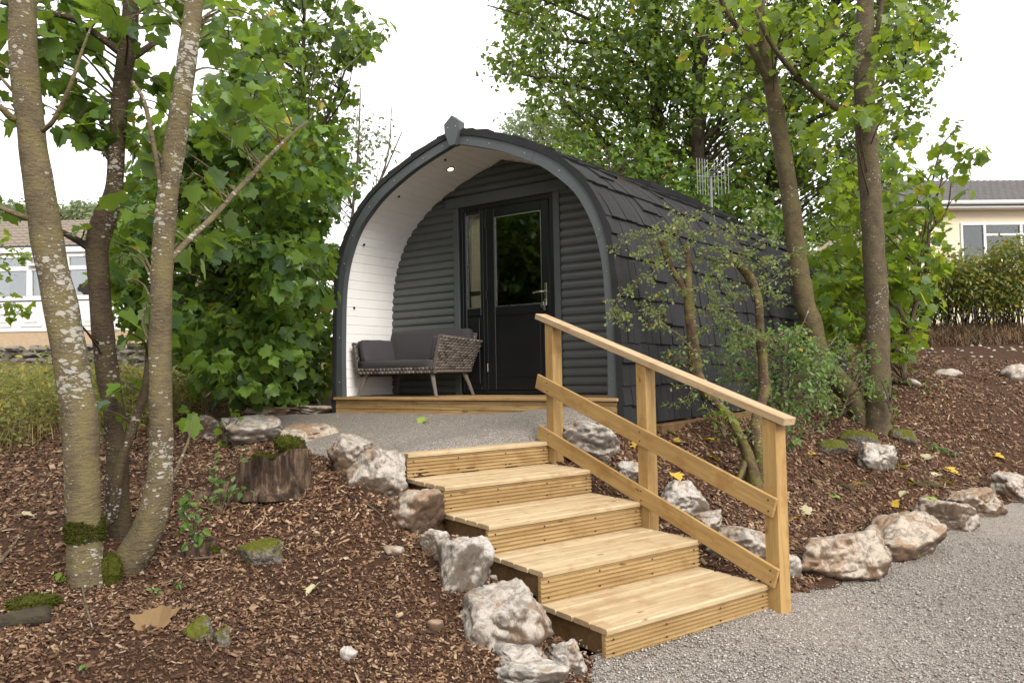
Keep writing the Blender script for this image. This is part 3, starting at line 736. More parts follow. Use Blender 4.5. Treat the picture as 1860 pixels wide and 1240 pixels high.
# porch wall in half-round log boarding at y=.8
WY = .8
def hw(z): return float(np.interp(z, ID[:, 1], ID[:, 0]))+.03
def siding(name, xl, xr, z0, z1, pitch=.0895):
    m_ = MB(); z = math.floor(z0/pitch)*pitch; lev = []
    while z < z1-1e-6:
        for q in range(7):
            a = q/6; zz = z+pitch*(.04+.92*a); 
            if q == 0: lev.append((max(z0, min(z1, z)), .0))
            lev.append((max(z0, min(z1, zz)), .021*math.sqrt(max(0, 1-(2*a-1)**2))**.8))
        z += pitch
    vs = []; ok = []
    for zz, b in lev:
        a_, b_ = xl(zz), xr(zz); vs += [(a_, WY-b, zz), (max(a_+.001, b_), WY-b, zz)]
    m_.add(vs, [(2*i, 2*i+1, 2*i+3, 2*i+2) for i in range(len(lev)-1)])
    o_ = m_.make(name, MAT['slate_paint'], pod, smooth=False); 
    return o_
siding('porch_wall', lambda z: -hw(z), lambda z: -.66, 0, 2.27)
siding('porch_wall', lambda z: .70, lambda z: hw(z), 0, 2.27)
siding('porch_wall', lambda z: -hw(min(z, 2.56)), lambda z: hw(min(z, 2.56)), 2.17, 2.575)
tr = MB(); tr.bbox(-.79, .815, WY-.035, WY+.02, 2.11, 2.225, .003); tr.make('header_trim', MAT['fascia_paint'], pod)
for a, b in ((-.69, -.615), (.645, .72)):
    tr = MB(); tr.bbox(a, b, WY-.033, WY+.02, 0.0, 2.108, .003); tr.make('door_trim', MAT['fascia_paint'], pod)
# door frame, side window and door leaf
fr = MB(); y0, y1 = WY-.012, WY+.06
fr.bbox(-.614, -.57, y0, y1, .02, 2.109, .003); fr.bbox(.585, .644, y0, y1, .02, 2.109, .003); fr.bbox(-.57, .585, y0, y1, 2.055, 2.109, .003); fr.bbox(-.57, .585, y0, y1, 0.004, .045, .003); fr.bbox(-.285, -.235, y0, y1, .045, 2.055, .003)
frame = fr.make('door_frame', MAT['black_upvc'], pod)
def leaf(name, x0, x1, z0, z1, st, zs, y0, y1, panel_in=.012):
    m_ = MB(); m_.bbox(x0, x0+st, y0, y1, z0, z1, .006); m_.bbox(x1-st, x1, y0, y1, z0, z1, .006)
    m_.bbox(x0+st, x1-st, y0, y1, z1-st, z1, .006); m_.bbox(x0+st, x1-st, y0, y1, z0, z0+st, .006); m_.bbox(x0+st, x1-st, y0, y1, zs[0], zs[1], .006)
    o_ = m_.make(name, MAT['black_upvc'], pod)
    p = MB(); p.bbox(x0+st-.002, x1-st+.002, y0+panel_in, y1-.01, z0+st-.002, zs[0]+.002, .004)
    p.bbox(x0+st+.03, x1-st-.03, y0+panel_in-.006, y1-.02, z0+st+.03, zs[0]-.03, .005)
    p.make('panel', MAT['black_upvc'], o_)
    b = MB()
    for g in ((x0+st-.001, x0+st+.011, zs[1], z1-st), (x1-st-.011, x1-st+.001, zs[1], z1-st)): b.box(g[0], g[1], y0+.014, y0+.02, g[2], g[3])
    b.box(x0+st+.011, x1-st-.011, y0+.014, y0+.02, zs[1]-.001, zs[1]+.011); b.box(x0+st+.011, x1-st-.011, y0+.014, y0+.02, z1-st-.011, z1-st+.001)
    b.make('glazing_bead', MAT['steel'], o_)
    g = MB(); g.box(x0+st-.005, x1-st+.005, y0+.022, y0+.028, zs[1]-.005, z1-st+.005); g.make('glass', MAT['door_glass' if name == 'door' else 'side_glass'], o_)
    return o_
sw = leaf('side_window', -.568, -.287, .047, 2.053, .042, (.87, .955), WY-.008, WY+.05)
dr = leaf('door', -.233, .583, .047, 2.053, .105, (.86, .955), WY-.016, WY+.045)
cu = MB(); nx = 60; vs = []
for zi, z in enumerate(np.linspace(.9, 2.05, 14)):
    pin = 1-.35*math.exp(-((z-1.15)/.16)**2)
    for i in range(nx): 
        u = i/(nx-1); vs.append((-.552+(.0+u*.215)*pin+.02*(1-pin), WY+.10+.018*math.sin(u*38+math.sin(z*3)), z))
cu.add(vs, [(j*nx+i, j*nx+i+1, (j+1)*nx+i+1, (j+1)*nx+i) for j in range(13) for i in range(nx-1)])
cu_o = cu.make('curtain', MAT['curtain_cloth'], sw, smooth=True)
tb = MB(); tb.bbox(-.555, -.40, WY+.074, WY+.135, 1.11, 1.16, .01); tb.make('tieback', MAT['tieback_cloth'], cu_o)
hd = MB(); yp = WY-.018
hd.bbox(.518, .548, yp-.012, yp, .93, 1.17, .004); hd.tube([(.533, yp-.01, 1.075), (.533, yp-.055, 1.075)], [.012, .011], 10)
hd.tube(smooth_path([(.533, yp-.05, 1.075), (.50, yp-.058, 1.076), (.45, yp-.056, 1.074), (.405, yp-.05, 1.07)], 4), [.011]*13, 10); hd.make('handle', MAT['chrome'], dr, smooth=False)
ky = MB(); ky.tube([(.533, yp-.012, .985), (.533, yp-.035, .985)], [.009, .007], 8); ky.box(.517, .523, yp-.05, yp-.03, .90, .97); ky.box(.529, .55, yp-.048, yp-.04, .88, .965); ky.box(.50, .512, yp-.055, yp-.045, .91, .955); ky.make('key', MAT['steel'], dr)
hg = None
for z in (.25, 1.05, 1.85):
    m_ = MB(); m_.tube([(-.238, WY-.02, z), (-.238, WY-.02, z+.09)], [.009, .009], 8); m_.make('hinge', MAT['black_upvc'] if z > 1 else MAT['steel'], dr)
# room behind the glass
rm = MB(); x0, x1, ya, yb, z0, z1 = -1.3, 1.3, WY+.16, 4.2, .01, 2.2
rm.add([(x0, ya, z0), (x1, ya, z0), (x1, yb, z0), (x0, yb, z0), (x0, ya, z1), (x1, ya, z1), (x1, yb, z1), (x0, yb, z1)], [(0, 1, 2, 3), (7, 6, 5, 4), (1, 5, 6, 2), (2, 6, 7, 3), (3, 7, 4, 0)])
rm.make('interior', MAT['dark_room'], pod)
# ------------------------------------------------------------------ grooved timber boards
def grooved(L, w, t, n, depth=.004):
    """board along x, grooves on the -y face, height along z"""
    prof = [(t/2, -w/2), (t/2, w/2)]; p = w/n; pts = []
    for i in range(n):
        a = w/2-i*p
        pts += [(-t/2, a-(.0 if i else .003)), (-t/2, a-p*.52), (-t/2+depth, a-p*.60), (-t/2+depth, a-p*.93)]
    prof += [(y, z) for y, z in pts]+[(-t/2, -w/2)]
    m_ = MB(); m_.prism(prof, 0, -L/2, L/2); return m_
dk = MB()
for i in range(6):
    a = -.075+i*.147; dk.bbox(-1.765 if i == 0 else -1.64, 1.765 if i == 0 else 1.64, a, min(a+.141, WY-.035) if i < 6 else a, -.030, -.002, .004)
deck = dk.make('porch_deck', MAT['wood_deck'], pod)
for z, mt in ((-.063, 'wood_riser'), (-.120, 'wood_riser')):
    g = grooved(3.53, .058, .03, 1, .007); g.make('deck_riser', MAT[mt], deck, loc=(0, -.032, z))
for z in (-.178,):
    g = MB(); g.bbox(-1.765, 1.765, -.015, .02, -.03, .03, .004); g.make('deck_riser', MAT['wood_deck'], deck, loc=(0, -.03, z))
pl = MB(); pl.bbox(1.70, 1.93, .5, POD_L, -.36, -.262, .01); pl.make('plinth', MAT['wood_frame'], pod)

# ------------------------------------------------------------------ garden sofa on the porch
SX0, SX1, SY0, SY1 = -1.53, -.36, .05, .745
sofa = thing('garden_sofa', 'brown wicker two-seat garden sofa with dark grey cushions on the pod porch', 'sofa', podw((SX0+SX1)/2, (SY0+SY1)/2, 0), PYAW)
OS = np.array([(SX0+SX1)/2, (SY0+SY1)/2, 0])
def weave(m_, P00, P10, P11, P01, th=.03, cell=.028):
    """woven panel between four corners: alternating raised strand lumps"""
    P00, P10, P11, P01 = map(np.array, (P00, P10, P11, P01)); n = np.cross(P10-P00, P01-P00); n = n/np.linalg.norm(n)
    W_ = np.linalg.norm(P10-P00); Hh = np.linalg.norm(P01-P00); nu, nv = max(2, int(W_/(cell*1.9))), max(2, int(Hh/cell))
    def P(u, v): return (P00*(1-u)+P10*u)*(1-v)+(P01*(1-u)+P11*u)*v
    m_.add([P(0, 0)-n*th/2, P(1, 0)-n*th/2, P(1, 1)-n*th/2, P(0, 1)-n*th/2, P(0, 0)+n*th*.3, P(1, 0)+n*th*.3, P(1, 1)+n*th*.3, P(0, 1)+n*th*.3], [(3, 2, 1, 0), (4, 5, 6, 7), (0, 1, 5, 4), (1, 2, 6, 5), (2, 3, 7, 6), (3, 0, 4, 7)])
    for sd in (1, -1):
        for j in range(nv):
            for i in range(-1, nu):
                u0 = max(0, (i+(j % 2)*.5+.04)/nu); u1 = min(1, (i+(j % 2)*.5+.96)/nu); 
                if u1-u0 < .02: continue
                v0, v1 = (j+.06)/nv, (j+.94)/nv; um, vm = (u0+u1)/2, (v0+v1)/2; h_ = th*(.62 if sd > 0 else -.8); e_ = th*(.3 if sd > 0 else -.5)
                a = [P(u0, v0)+n*e_, P(u1, v0)+n*e_, P(u1, v1)+n*e_, P(u0, v1)+n*e_]
                q = .22; b = [P(u0+(u1-u0)*q, v0+(v1-v0)*.25)+n*h_, P(u1-(u1-u0)*q, v0+(v1-v0)*.25)+n*h_, P(u1-(u1-u0)*q, v1-(v1-v0)*.25)+n*h_, P(u0+(u1-u0)*q, v1-(v1-v0)*.25)+n*h_]
                m_.add(a+b, [(4, 5, 6, 7), (0, 1, 5, 4), (1, 2, 6, 5), (2, 3, 7, 6), (3, 0, 4, 7)])
def rel(x, y, z): return (x-OS[0], y-OS[1], z)
fm = MB()
weave(fm, rel(SX0+.04, SY0+.01, .245), rel(SX1-.02, SY0+.01, .245), rel(SX1-.02, SY0+.01, .315), rel(SX0+.04, SY0+.01, .315), .04)
fm.bbox(*[v for p in zip(rel(SX0+.04, SY0+.02, .25), rel(SX1-.02, SY1-.06, .30)) for v in p], .01)
fm.make('seat_frame', MAT['wicker'], sofa)
arm = MB(); weave(arm, rel(SX1-.03, SY0+.0, .29), rel(SX1-.03, SY1-.08, .29), rel(SX1+.055, SY1+.02, .60), rel(SX1+.045, SY0+.01, .645), .045); arm.make('armrest', MAT['wicker'], sofa)
arm = MB(); weave(arm, rel(SX0+.03, SY1-.08, .22), rel(SX0+.03, SY0, .22), rel(SX0-.06, SY0+.01, .60), rel(SX0-.06, SY1-.02, .60), .04); arm.make('armrest', MAT['wicker'], sofa)
bk = MB(); weave(bk, rel(SX0+.02, SY1-.10, .28), rel(SX1-.02, SY1-.10, .28), rel(SX1+.0, SY1+.0, .68), rel(SX0, SY1+.0, .68), .035); bk.make('backrest', MAT['wicker'], sofa)
def cushion(name, c, sx_, sy_, sz_, rot, mat='cushion', puff=.02):
    bm = bmesh.new(); bmesh.ops.create_cube(bm, size=1); bmesh.ops.subdivide_edges(bm, edges=bm.edges[:], cuts=9, use_grid_fill=True)
    for v in bm.verts:
        x, y, z = v.co; e = (1-(2*x)**4)*(1-(2*y)**4)*(1-(2*z)**4) if 0 else 1
        ax, ay, az = 2*x, 2*y, 2*z; rr = .12
        bul = [(1-ay**2)*(1-az**2), (1-ax**2)*(1-az**2), (1-ax**2)*(1-ay**2)]
        w = mn.noise((x*4+c[0]*9, y*4, z*4))*.006
        q = Vector((x*sx_, y*sy_, z*sz_))
        if abs(ax) > .99: q.x += math.copysign(puff*bul[0], ax)
        if abs(ay) > .99: q.y += math.copysign(puff*bul[1], ay)
        if abs(az) > .99: q.z += math.copysign(puff*bul[2], az)+w
        edges = sorted([abs(ax), abs(ay), abs(az)]); 
        if edges[1] > .99: q *= .985
        v.co = q
    bmesh.ops.recalc_face_normals(bm, faces=bm.faces)
    vs = [tuple(v.co) for v in bm.verts]; bm.verts.index_update(); fs = [tuple(v.index for v in f.verts) for f in bm.faces]; bm.free()
    m_ = MB(); m_.add(vs, fs); return m_.make(name, MAT[mat], sofa, smooth=True, loc=c, rot=rot)
cushion('seat_cushion', rel((SX0+SX1)/2-.01, (SY0+SY1)/2-.03, .345), 1.10, .64, .085, (0, 0, 0), puff=.012)
cushion('back_cushion', rel((SX0+SX1)/2-.0, SY1-.125, .545), 1.16, .085, .36, (rad(-14), 0, 0))
cushion('side_cushion', rel(SX0+.075, SY0+.27, .50), .075, .50, .25, (0, rad(-13), 0), puff=.012)
cushion('side_cushion', rel(SX1-.055, SY0+.29, .50), .075, .52, .26, (0, rad(14), 0), puff=.012)
for (a, b) in ((SX0+.13, SY0+.05), (SX1-.10, SY0+.05), (SX0+.13, SY1-.12), (SX1-.10, SY1-.12)):
    sx_ = -1 if a < OS[0] else 1; sy_ = -1 if b < OS[1] else 1; m_ = MB()
    m_.tube([rel(a, b, .26), rel(a+sx_*.05, b+sy_*.03, .13), rel(a+sx_*.095, b+sy_*.05, -.002)], [.027, .022, .018], 8); m_.make('leg', MAT['wicker'], sofa)

# ------------------------------------------------------------------ garden steps
steps = thing('garden_steps', 'five-tread pine timber steps with grooved risers climbing to the gravel patio', 'steps', SO, SYAW)
def tread_boards(t_):
    zt = SH+SR*(t_-1); f = SD*(t_-1); n = 4 if t_ < 5 else 1; w = (SD+.03)/4; m_ = MB(); R = random.Random(t_)
    for i in range(n):
        a = f-.012+i*w; b = a+w-.013; L0, L1 = R.uniform(-.004, .004), SW+R.uniform(-.004, .004); ng = 9; p = (b-a)/ng; prof = [(a, zt-.028), (b, zt-.028), (b, zt-.007), (b-.007, zt)]
        for q in range(ng-1): 
            c = b-(q+1)*p; prof += [(c+.003, zt), (c+.0015, zt-.004), (c-.0015, zt-.004), (c-.003, zt)]
        prof += [(a+.007, zt), (a, zt-.008)]
        m_.prism(prof, 0, L0, L1)
    m_.make('tread', MAT['wood_tread'], steps)
for t_ in range(1, 6): tread_boards(t_)
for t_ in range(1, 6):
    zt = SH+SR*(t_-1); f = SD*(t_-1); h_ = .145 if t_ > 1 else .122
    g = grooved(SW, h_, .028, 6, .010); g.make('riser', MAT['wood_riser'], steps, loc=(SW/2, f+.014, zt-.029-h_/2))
    if t_ < 5:
        m_ = MB(); m_.bbox(.03, .058, f+.03, f+SD+.02, zt-.029-.125, zt-.030, .003); m_.bbox(.028, .085, f+.029, f+.085, zt-.34, zt-.0305, .003) if t_ > 1 else m_.bbox(.028, .085, f+.029, f+.085, zt-.13, zt-.0305, .003)
        m_.bbox(SW-.058, SW-.03, f+.03, f+SD+.02, zt-.029-.125, zt-.030, .003); m_.bbox(.06, SW-.06, f+SD-.0, f+SD+.012, zt-.3, zt-.031, .002)
        m_.make('side_frame', MAT['wood_frame'], steps)
# ------------------------------------------------------------------ handrail
hand = thing('handrail', 'pine handrail of three posts and sloping boards along the timber steps', 'handrail', stw(SW, 0, 0), SYAW)
def slope_board(name, b0, z0, b1, z1, w, th, a0, mat, lift=0):
    """board from (b0,z0) to (b1,z1) centre line; w across the slope in the vertical plane, th along a"""
    L = math.hypot(b1-b0, z1-z0); an = math.atan2(z1-z0, b1-b0)
    m_ = MB(); m_.bbox(-L/2, L/2, -th/2, th/2, -w/2, w/2, .003)
    o_ = m_.make(name, MAT[mat], hand, loc=(a0, (b0+b1)/2, (z0+z1)/2), rot=(0, -an, rad(90)))
    o_.rotation_mode = 'XYZ'; o_.rotation_euler = (Matrix.Rotation(rad(90), 4, 'Z') @ Matrix.Rotation(-an, 4, 'Y')).to_euler(); return o_
SLP = (1.857-1.106)/(2.132+.14)
for b0, zt, zb in ((1.955, None, .32), (.94, None, .0), (-.085, None, -.12)):
    bc = b0+.048; top = 1.106+SLP*(bc+.14)-.055; m_ = MB()
    bm_top = [top-SLP*.048, top+SLP*.048]
    vs = [(0.002, b0, zb), (.097, b0, zb), (.097, b0+.096, zb), (.002, b0+.096, zb), (.002, b0, bm_top[0]), (.097, b0, bm_top[0]), (.097, b0+.096, bm_top[1]), (.002, b0+.096, bm_top[1])]
    O_ = np.array([.05, bc, zb]); m_.add([np.array(v)-O_ for v in vs], [(3, 2, 1, 0), (4, 5, 6, 7), (0, 1, 5, 4), (1, 2, 6, 5), (2, 3, 7, 6), (3, 0, 4, 7)])
    # local X along the grain: stand the board up
    vs2 = [(v[2], v[0], v[1]) for v in m_.v]; m_.v = vs2; bm = bmesh.new()
    me_v = [bm.verts.new(v) for v in m_.v]
    for f in m_.f: bm.faces.new([me_v[i] for i in f])
    bmesh.ops.bevel(bm, geom=list(bm.edges), offset=.004, segments=1, affect='EDGES'); bm.verts.index_update()
    m2 = MB(); m2.add([tuple(v.co) for v in bm.verts], [tuple(v.index for v in f.verts) for f in bm.faces]); bm.free()
    o_ = m2.make('post', MAT['wood_rail'], hand, loc=tuple(O_)); o_.rotation_euler = Matrix(((0, 1, 0), (0, 0, 1), (1, 0, 0))).to_euler()
    o_.location = tuple(O_)
cap = slope_board('top_rail', 2.16, 1.857+SLP*.028-.0255, -.15, 1.106-SLP*.01-.0255, .045, .108, .045, 'wood_cap')
slope_board('rail_board', 2.145, 1.316, -.075, .585, .118, .022, -.0115, 'wood_rail')
slope_board('rail_board', 2.14, .909, -.072, .186, .118, .022, -.0115, 'wood_rail')

# screw heads
mb = MB(); mb.tube([(0, 0, 0), (0, -.0025, 0)], [.0062, .005], 7); sc0 = None
def screw_at(par, loc, rz=0.0):
    global sc0
    if sc0 is None: o_ = sc0 = mb.make('screw', MAT['bark_dark'], par)
    else: o_ = sc0.copy(); COL.objects.link(o_); o_.parent = par
    o_.location = loc; o_.rotation_euler = (0, 0, rz)
for b0 in (1.955, .94, -.085):
    for z_at in (lambda b: 1.316+(.585-1.316)*(2.145-b)/(2.22), lambda b: .909+(.186-.909)*(2.14-b)/2.212):
        for dz in (-.032, .032):
            b = b0+.048; screw_at(hand, (-.0225, b, z_at(b)+dz), rad(-90))
for t_ in range(1, 6):
    zt = SH+SR*(t_-1); f = SD*(t_-1)
    for a in (.05, .42, .84, SW-.05):
        for dz in (-.06, -.145 if t_ > 1 else -.125): screw_at(steps, (a, f-.0005, zt+dz))
# ------------------------------------------------------------------ television aerial behind the roof
ad = 13.2; ap = W3(1291, 322, ad); gz = HG(ap[0], ap[1])
aer = thing('tv_aerial', 'silver twin-panel rod aerial on a pole above the pod roof', 'aerial', (ap[0], ap[1], gz))
m_ = MB(); top = ap[2]-gz; m_.tube([(0, 0, 0), (0, 0, top+.02)], [.022, .022], 8); m_.make('pole', MAT['alu'], aer)
s_ = pxm(ad)
for sg in (-1, 1):
    m_ = MB(); x0 = sg*3*s_; x1 = sg*28*s_
    m_.tube([(x0, 0, top), (x1, -.12, top)], [.012, .012], 6)
    for i in range(5):
        f = (i+.6)/4.6; x = x0+(x1-x0)*f; y_ = -.12*f; m_.tube([(x, y_-.01, top-34*s_), (x, y_-.01, top+32*s_)], [.0052, .0052], 5)
    m_.make('reflector_panel', MAT['alu'], aer)
m_ = MB(); m_.tube([(0, -.02, top+.02), (0.02, -.5, top+.08)], [.012, .012], 6)
for q in range(4): m_.tube([(-.07, -.12*q-.08, top+.03+q*.012), (.07, -.12*q-.08, top+.03+q*.012)], [.005, .005], 5)
m_.make('boom', MAT['alu'], aer)
# ------------------------------------------------------------------ stones, stumps, fallen leaves
def ground_hit(px, py, f=None, d0=2.0, d1=40):
    ds = np.concatenate([np.arange(d0, 12, .03), np.arange(12, d1, .15)])
    P = np.array([W3(px, py, d) for d in ds]); h = H(P[:, 0], P[:, 1]); k = np.where(P[:, 2] < h)[0]
    i = k[0] if len(k) else len(ds)-1
    return ds[i]
def rock_mesh(sx, sy, sz, seed, rough=.22, sub=4, planes=True):
    bm = bmesh.new(); bmesh.ops.create_icosphere(bm, subdivisions=sub, radius=1)
    R = random.Random(seed); pl = []
    for i in range(15):
        n = Vector((R.gauss(0, 1), R.gauss(0, 1), R.gauss(0, .8))).normalized(); pl.append((n, R.uniform(.50, .88)))
    pl.append((Vector((R.uniform(-.25, .25), R.uniform(-.25, .25), 1)).normalized(), R.uniform(.5, .72)))
    sc = Vector((R.uniform(0, 50), R.uniform(0, 50), R.uniform(0, 50)))
    for v in bm.verts:
        p = v.co.copy(); r = 1.0
        for n, d in pl:
            c = p.dot(n)
            if c > 0: r = min(r, d/c)
        q = p*((r*.97+.03) if planes else .9)
        rg = abs(mn.noise(q*2.3+sc))
        r2 = 1.1+rough*(mn.noise(q*1.5+sc)*.55-.35*(1-rg)**9+mn.noise(q*6+sc)*.16+mn.noise(q*14+sc)*.12+mn.noise(q*31+sc)*.10+mn.noise(q*60+sc)*.06)
        if planes:
            vd = mn.voronoi(q*1.9+sc)[0]; vd2 = mn.voronoi(q*4.6+sc)[0]
            r2 -= .07*max(0, 1-(vd[1]-vd[0])*7)+.035*max(0, 1-(vd2[1]-vd2[0])*6)+.05*((int(vd[0]*97) % 7)/7-.5)*.0
        q *= r2; v.co = Vector((q.x*sx, q.y*sy, q.z*sz))
    vs = [tuple(v.co) for v in bm.verts]; bm.verts.index_update(); fs = [tuple(v.index for v in f.verts) for f in bm.faces]; bm.free()
    m = MB(); m.add(vs, fs); return m
_seed = [100]
def rock(cx, top, bot, w, label, mat='limestone', cat='boulder', name='boulder', deep=.8, group=None, d=None, tilt=0, rough=.26, sub=None, yaw=None):
    d = d or ground_hit(cx, bot); s = pxm(d); _seed[0] += 7
    P = W3(cx, (top+bot)/2+.17*(bot-top), d+.35*w*s*deep*.5); h = (bot-top)*s; sub = sub or (5 if w > 55 else 4 if w > 30 else 3)
    m = rock_mesh(w*s*.61*(1.5 if yaw else 1), w*s*.61*deep*(1.5 if yaw else 1), h*.80, _seed[0], rough, sub)
    o = m.make(name, MAT[mat], None, smooth=True, loc=tuple(P)); o.rotation_euler = (random.uniform(-.1, .1), tilt, random.uniform(-.5, .5) if yaw is None else yaw)
    # crisp facets where planes meet
    return tag(o, label, cat, group)
L_, W_, Gy = 'limestone', 'limestone_warm', 'limestone_grey'
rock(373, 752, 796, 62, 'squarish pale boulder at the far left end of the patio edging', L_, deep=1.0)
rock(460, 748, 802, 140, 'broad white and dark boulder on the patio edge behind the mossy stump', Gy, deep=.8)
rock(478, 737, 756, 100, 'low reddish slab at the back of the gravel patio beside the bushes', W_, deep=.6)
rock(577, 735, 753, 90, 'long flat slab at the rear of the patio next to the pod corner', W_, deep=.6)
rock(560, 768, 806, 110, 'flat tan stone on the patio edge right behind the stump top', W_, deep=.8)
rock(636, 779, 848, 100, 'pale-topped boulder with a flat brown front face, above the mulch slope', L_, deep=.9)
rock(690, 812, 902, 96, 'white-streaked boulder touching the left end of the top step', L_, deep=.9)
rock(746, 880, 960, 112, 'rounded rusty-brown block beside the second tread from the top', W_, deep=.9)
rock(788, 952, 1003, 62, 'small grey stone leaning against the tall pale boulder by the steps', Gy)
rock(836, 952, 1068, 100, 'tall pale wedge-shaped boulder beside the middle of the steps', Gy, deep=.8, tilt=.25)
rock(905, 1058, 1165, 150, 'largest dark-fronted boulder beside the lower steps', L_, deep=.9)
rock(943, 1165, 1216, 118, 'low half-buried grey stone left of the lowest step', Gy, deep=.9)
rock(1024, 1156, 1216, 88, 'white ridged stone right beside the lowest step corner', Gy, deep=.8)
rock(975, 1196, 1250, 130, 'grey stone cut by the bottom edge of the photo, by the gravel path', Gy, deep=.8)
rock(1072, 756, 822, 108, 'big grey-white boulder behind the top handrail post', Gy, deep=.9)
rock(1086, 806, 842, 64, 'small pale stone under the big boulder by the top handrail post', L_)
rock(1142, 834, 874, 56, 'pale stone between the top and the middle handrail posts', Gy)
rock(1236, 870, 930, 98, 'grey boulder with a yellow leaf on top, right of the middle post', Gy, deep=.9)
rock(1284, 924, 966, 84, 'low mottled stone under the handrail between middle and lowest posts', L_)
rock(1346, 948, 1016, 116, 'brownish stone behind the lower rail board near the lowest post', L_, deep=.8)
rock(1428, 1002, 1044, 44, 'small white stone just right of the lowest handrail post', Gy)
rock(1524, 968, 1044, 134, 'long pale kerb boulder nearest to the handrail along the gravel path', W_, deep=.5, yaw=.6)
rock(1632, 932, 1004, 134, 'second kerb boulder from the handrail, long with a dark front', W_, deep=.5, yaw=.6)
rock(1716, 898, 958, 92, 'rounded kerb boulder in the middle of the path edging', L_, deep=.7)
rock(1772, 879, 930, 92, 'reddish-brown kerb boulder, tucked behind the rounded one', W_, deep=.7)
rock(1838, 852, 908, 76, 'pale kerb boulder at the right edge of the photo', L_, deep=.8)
rock(1590, 802, 850, 64, 'lone grey stone on the mulch below the two-trunk tree foot', Gy)
rock(470, 978, 1024, 92, 'mossy stone lying on the mulch slope below the stump', 'mossy_stone', 'stone', 'mossy_stone', deep=.6)
rock(362, 1116, 1164, 46, 'upright mossy stone stub beside the large dry leaf', 'mossy_stone', 'stone', 'mossy_stone')
rock(402, 1138, 1176, 34, 'smaller mossy stone stub right of the upright one', 'mossy_stone', 'stone', 'mossy_stone')
rock(1558, 782, 812, 54, 'mossy stone in front of the leaning trunk foot', 'mossy_stone', 'stone', 'mossy_stone')
rock(1640, 776, 802, 44, 'mossy stone right of the straight trunk foot', 'mossy_stone', 'stone', 'mossy_stone')
rock(1512, 796, 822, 46, 'mossy stone left of the leaning trunk foot, by the bushes', 'mossy_stone', 'stone', 'mossy_stone')
rock(632, 1172, 1198, 30, 'round grey pebble lying on the mulch in the foreground', Gy, 'stone', 'stone', sub=3)
rock(712, 988, 1006, 36, 'small pinkish stone half sunk in the mulch left of the tall boulder', W_, 'stone', 'stone', sub=3)
rock(792, 1120, 1142, 28, 'small brown stone in the mulch left of the largest boulder', W_, 'stone', 'stone', sub=3)
for (x, y, w_) in ((884, 1038, 16), (897, 1048, 18), (912, 1050, 20), (926, 1052, 22), (900, 1034, 14)):
    rock(x, y-8, y+8, w_, 'small pale pebble in the gap between boulder and lower steps', Gy, 'pebble', 'pebble', group='pebbles beside the steps', sub=2)
R = random.Random(8)
rock(1842, 660, 690, 50, 'largest pale stone on the right-hand earth bank', Gy, 'stone', 'stone', sub=3)
rock(1722, 668, 684, 46, 'flat pale slab lying across the earth bank', L_, 'stone', 'stone', sub=3)
rock(1652, 684, 700, 40, 'pale stone on the bank just right of the straight trunk', Gy, 'stone', 'stone', sub=3)
for i in range(60):
    x, y = R.uniform(1630, 1860), R.choice([R.uniform(622, 640), R.uniform(625, 700)]); w_ = R.uniform(4, 11)
    rock(x, y-w_*.3, y+w_*.3, w_, 'small pale stone scattered on the earth bank', Gy, 'stone', 'bank_stone', group='small stones on the earth bank', sub=1)

# ------------------------------------------------------------------ rotten stumps
def stump(cx, top, bot, w, label, n=90, jag=.35, seed=1, low=.3, name='tree_stump'):
    d = ground_hit(cx, bot); s = pxm(d); R_ = random.Random(seed); rad_ = w*s/2
    b = W3(cx, bot, d+rad_*.6); gz = Hs(b[0], b[1]); hgt = W3(cx, top, d+rad_*.6)[2]-gz
    t_ = thing(name, label, 'tree stump', (b[0], b[1], gz-.03)); m = MB(); vs = []; rings = 9
    prof = [(.86+.14*math.cos(2*math.pi*i/n-.5))*max(.3, (1 if math.cos(2*math.pi*i/n) > -.1 else 1-low*min(1, (-.1-math.cos(2*math.pi*i/n))*2))-jag*abs(mn.noise((math.cos(2*math.pi*i/n)*1.8+seed, math.sin(2*math.pi*i/n)*1.8, .5)))+.10*mn.noise((i*.37, seed, 0))) for i in range(n)]
    for j in range(rings):
        f = j/(rings-1)
        for i in range(n):
            a = 2*math.pi*i/n; fl = 1+.30*(1-f)**2*(1+.6*math.sin(3*a+seed)); gro = .06*math.sin(a*13+seed)+.07*mn.noise((a*7, f*1.5, seed))*2+.05*math.sin(a*23)+.05*mn.noise((a*3, f*4, seed+5))
            r = rad_*(.92*fl+gro)
            vs.append((r*math.cos(a), r*math.sin(a)*.85, hgt*1.02*f*prof[i]))
    for i in range(n):
        a = 2*math.pi*i/n; r = rad_*.7; vs.append((r*math.cos(a), r*math.sin(a)*.85, hgt*prof[i]*.93+R_.uniform(-.02, .01)))
    c = len(vs); vs.append((0, 0, hgt*.55))
    fs = [(j*n+i, j*n+(i+1) % n, (j+1)*n+(i+1) % n, (j+1)*n+i) for j in range(rings) for i in range(n)]+[(rings*n+i, rings*n+(i+1) % n, c) for i in range(n)]
    m.add(vs, fs); m.make('trunk', MAT['stump_wood'], t_); return t_, d, s
stump(474, 796, 906, 178, 'broad rotten tree stump with a mossy top on the mulch slope', seed=4, jag=.7, low=.45)
stump(352, 968, 1014, 84, 'low splintered stump remains among nettles beside the curved trunk', n=60, jag=.8, seed=9, low=.2)
